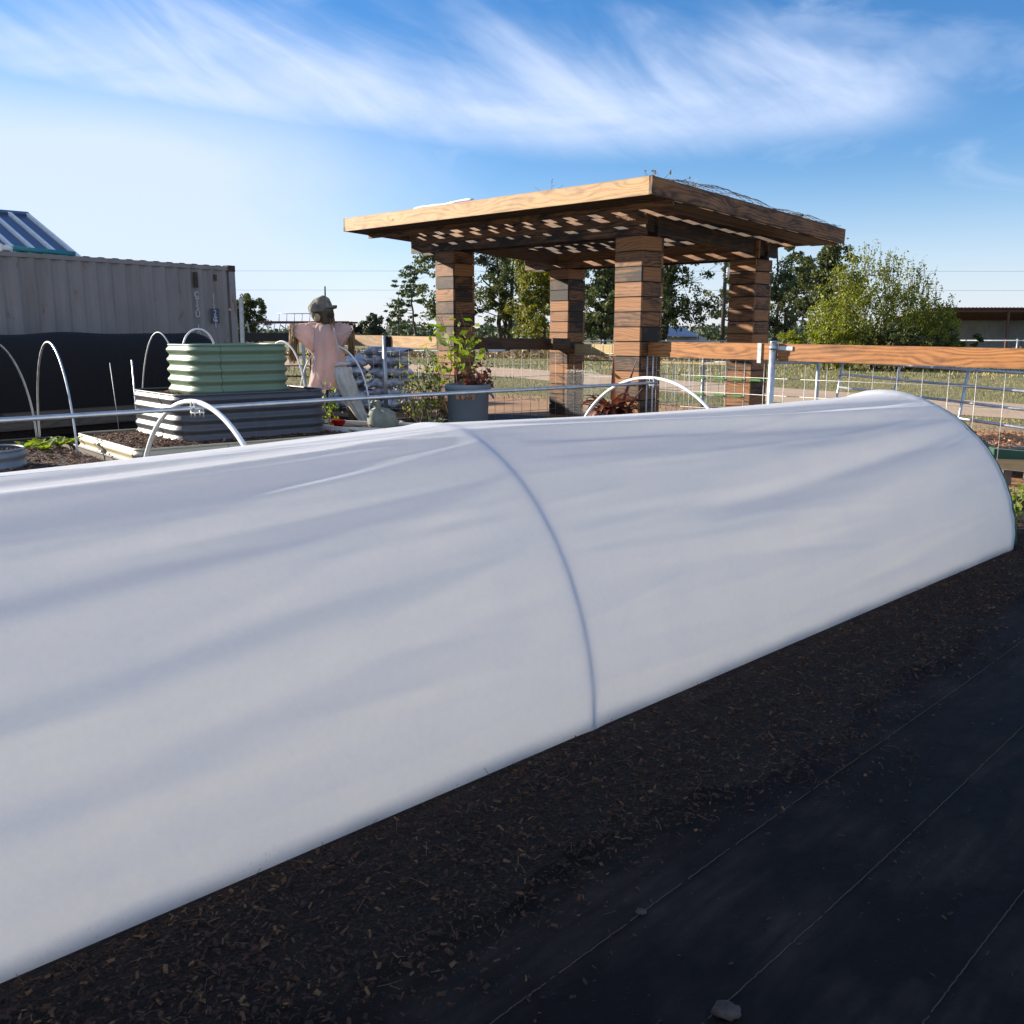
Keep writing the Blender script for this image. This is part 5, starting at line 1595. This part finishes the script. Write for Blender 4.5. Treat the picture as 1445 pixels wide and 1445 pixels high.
for (a1, a2, z_) in ((-.92, -1.05, 1.02), (-1.20, -1.34, 1.02), (-1.44, -1.58, 1.02), (-1.68, -1.82, 1.02), (-.92, -1.05, .83), (-1.20, -1.34, .83), (-1.44, -1.58, .83)):
    mb = MB(); mb.bar(pg(a1, -.0, z_), pg(a2, -.0, z_ - .005), .045, .016); mb.bar(pg(a1, -.03, z_ + .010), pg(a2, -.03, z_ + .005), .010, .022)
    o_ = mb.build('clip_tray', M['clip'], None, C0 + pg(a1, 0, z_)); o_.location = C0 * 2 + pg(a1, 0, z_)
    o_.location = C0 + (pg(a1, 0, z_))
    for v_ in o_.data.vertices: v_.co += C0
    tag(o_, 'small bright green plastic tray hooked on the fence mesh', 'tray', 'green trays on the mesh')

FL = thing('garden_fence', 'pale timber rail and welded mesh fence running left from the left pillar', 'fence', tuple(C0 + pg(LA, 0, 0)))
g0 = pg(LA, 0, 0)
mb = MB(); mb.bar(pg(LA + SZ / 2, -.02, 1.40) - g0, pg(LA + 1.74, -.02, 1.415) - g0, .04, .184); mb.build('rail', M['wood_fascia'], FL)
mb = MB(); mb.bar(pg(LA + 1.80, -.02, 1.417) - g0, pg(LA + 3.2, -.02, 1.43) - g0, .04, .184); mb.build('rail', M['wood_fascia'], FL)
mb = MB(); mb.tube([pg(LA + 1.77, -.085, 0) - g0, pg(LA + 1.77, -.085, 1.51) - g0], .035, 14); mb.build('post', M['galv'], FL)
mb = MB(); mb.tube([pg(LA + 4.4, -.085, 0) - g0, pg(LA + 4.4, -.085, 1.40) - g0], .03, 10); mb.build('post', M['galv_dull'], FL)
mb = MB(); mesh_panel(mb, pg(LA + .22, .02, 0) - g0, pg(LA + 4.4, .02, 0) - g0, .10, 1.3); mb.build('wire_mesh', M['wire'], FL)
mb = MB(); mb.box(pg(LA + 1.70, -.03, 1.41) - g0, DA * .05, DB * .03, DZ * .09); mb.build('bracket', M['dark'], FL)

FB = thing('garden_fence', 'dark timber rail with mesh closing the left side of the pergola', 'fence', tuple(C0 + pg(LA, SZ / 2, 0)))
g1 = pg(LA, SZ / 2, 0)
mb = MB(); mb.bar(pg(LA, SZ / 2, 1.395) - g1, pg(LA - .0, LB - SZ / 2 + .0, 1.36) - g1, .04, .184); mb.bar(pg(LA - .23, LB - .60, 1.37) - g1, pg(LA - .23, LB - .18, 1.36) - g1, .04, .20); mb.build('rail', M['wood_char_shade'], FB)  # dark wood stands in for the shade on this side's rail
mb = MB(); mesh_panel(mb, pg(LA, SZ / 2, 0) - g1, pg(LA, LB - SZ / 2, 0) - g1, .08, 1.3, .2, .19); mb.build('wire_mesh', M['wire'], FB)
FC = thing('garden_fence', 'pale yellow rail with mesh between the back pillar and right pillar', 'fence', tuple(C0 + pg(LA - SZ / 2, LB, 0)))
g2 = pg(LA - SZ / 2, LB, 0)
mb = MB(); mb.bar(pg(LA - SZ / 2, LB, 1.275) - g2, pg(SZ / 2, LB, 1.275) - g2, .04, .184); mb.build('rail', M['wood_pale'], FC)
mb = MB(); mb.bar(pg(LA - SZ / 2, LB, 1.10) - g2, pg(SZ / 2, LB, 1.10) - g2, .03, .025); mb.build('lower_rail', M['wood_pale'], FC)
mb = MB(); mesh_panel(mb, pg(LA - SZ / 2, LB - .04, 0) - g2, pg(SZ / 2, LB - .04, 0) - g2, .08, 1.37, .2, .19, .003); mb.build('wire_mesh', M['wire'], FC)
mb = MB()                                                # chicken wire roll by the back pillar
for k in range(26):
    for sg in (1, -1):
        x = LA - SZ / 2 - .02 - k * .03
        mb.tube([pg(x + sg * .015 * ((i % 2) * 2 - 1), LB - .25, .15 + i * .05) - g2 for i in range(17)], .0014, 3)
mb.build('chicken_wire', M['wire'], FC)
FD_ = thing('garden_fence', 'mesh panel with steel uprights between the near pillar and right pillar', 'fence', tuple(C0 + pg(0, SZ / 2, 0)))
g3 = pg(0, SZ / 2, 0)
mb = MB(); mesh_panel(mb, pg(0, SZ / 2, 0) - g3, pg(0, LB - SZ / 2, 0) - g3, .08, 1.25, .2, .19, .003); mb.build('wire_mesh', M['wire'], FD_)
for x in (.03, .12):
    mb = MB(); mb.tube([pg(-SZ / 2 - x - .02, -SZ / 2 + .1, 0) - g3, pg(-SZ / 2 - x - .02, -SZ / 2 + .1, 1.27) - g3], .010, 8); mb.build('upright', M['galv_dull'], FD_)

# ------------------------------------------------------------------ corral panels beyond the right fence
GT = thing('corral_gate', 'galvanised five bar corral panel leaning beyond the right fence', 'gate', (4.85, 14.0, 0))
a_, b_ = Vector((0, 0, 0)), Vector((.55, -4.4, 0)); le = Vector((.0, 0, 0))
mb = MB()
for z_ in (.36, .56, .75, .94, 1.13):
    ln = Vector((.10 * z_, .0, 0)); mb.tube([a_ + DZ * z_ + ln, b_ + DZ * z_ + ln], .017, 8)
mb.build('rail', M['galv'], GT)
for f in (0, .36, .70, 1.0):
    c = a_.lerp(b_, f); mb = MB(); mb.tube([c + DZ * .02, c + DZ * 1.15 + Vector((.12, 0, 0))], .018, 8); mb.build('upright', M['galv'], GT)
pipe_fence('grey steel post and rail fence behind the right pillar', [(3.0, 14.6), (4.7, 14.3)], 1.12, (.38, 1.1), 1.6, .02, M['galv_dull'])
# low timber planter beyond the fence at the right edge
TP = thing('timber_planter', 'low timber framed planter heaped with orange bark chips at the right edge', 'planter', (5.1, 9.45, 0), R(-14))
mb = MB(); mb.box((1.1, 0, .215), (1.2, 0, 0), (0, .03, 0), (0, 0, .055)); mb.box((1.1, 1.6, .215), (1.2, 0, 0), (0, .03, 0), (0, 0, .055)); mb.build('frame', M['wood_pale'], TP)
mb = MB(); mb.box((1.1, .06, .325), (1.18, 0, 0), (0, .02, 0), (0, 0, .052)); mb.box((-.08, .8, .31), (.02, 0, 0), (0, .75, 0), (0, 0, .06)); mb.build('side_panel', M['steel_green'], TP)
for x in (.05, 1.3, 2.2):
    for y in (0.02, 1.58):
        mb = MB(); mb.box((x, y + .07, .09), (0, 0, .09), (.04, 0, 0), (0, .035, 0)); mb.build('leg', M['wood_old'], TP)
mb = MB(); mb.box((1.1, .85, .30), (1.15, 0, 0), (0, .76, 0), (0, 0, .05), 1)
chips(2600, lambda: Vector((random.uniform(-.05, 2.25), random.uniform(.1, 1.6), .36 + random.random() * .05)), None, None, .014, .05, .4, mb); mb.build('bark_chips', [M['chips_orange'], M['dirt']], TP)
rng = np.random.default_rng(4)
for (u, v, h_, lab) in ((1432, 735, .20, 'small bright weed at the corner beyond the tunnel end'), (1441, 712, .25, 'leafy weed under the fence at the right edge')):
    p = atz(u, v, 0); bushy('weed', lab, (p.x, p.y, 0), h_, .10, M['leaf_bright'], 9, 8, .05, None, None, 'weed', 0, .2, .2)
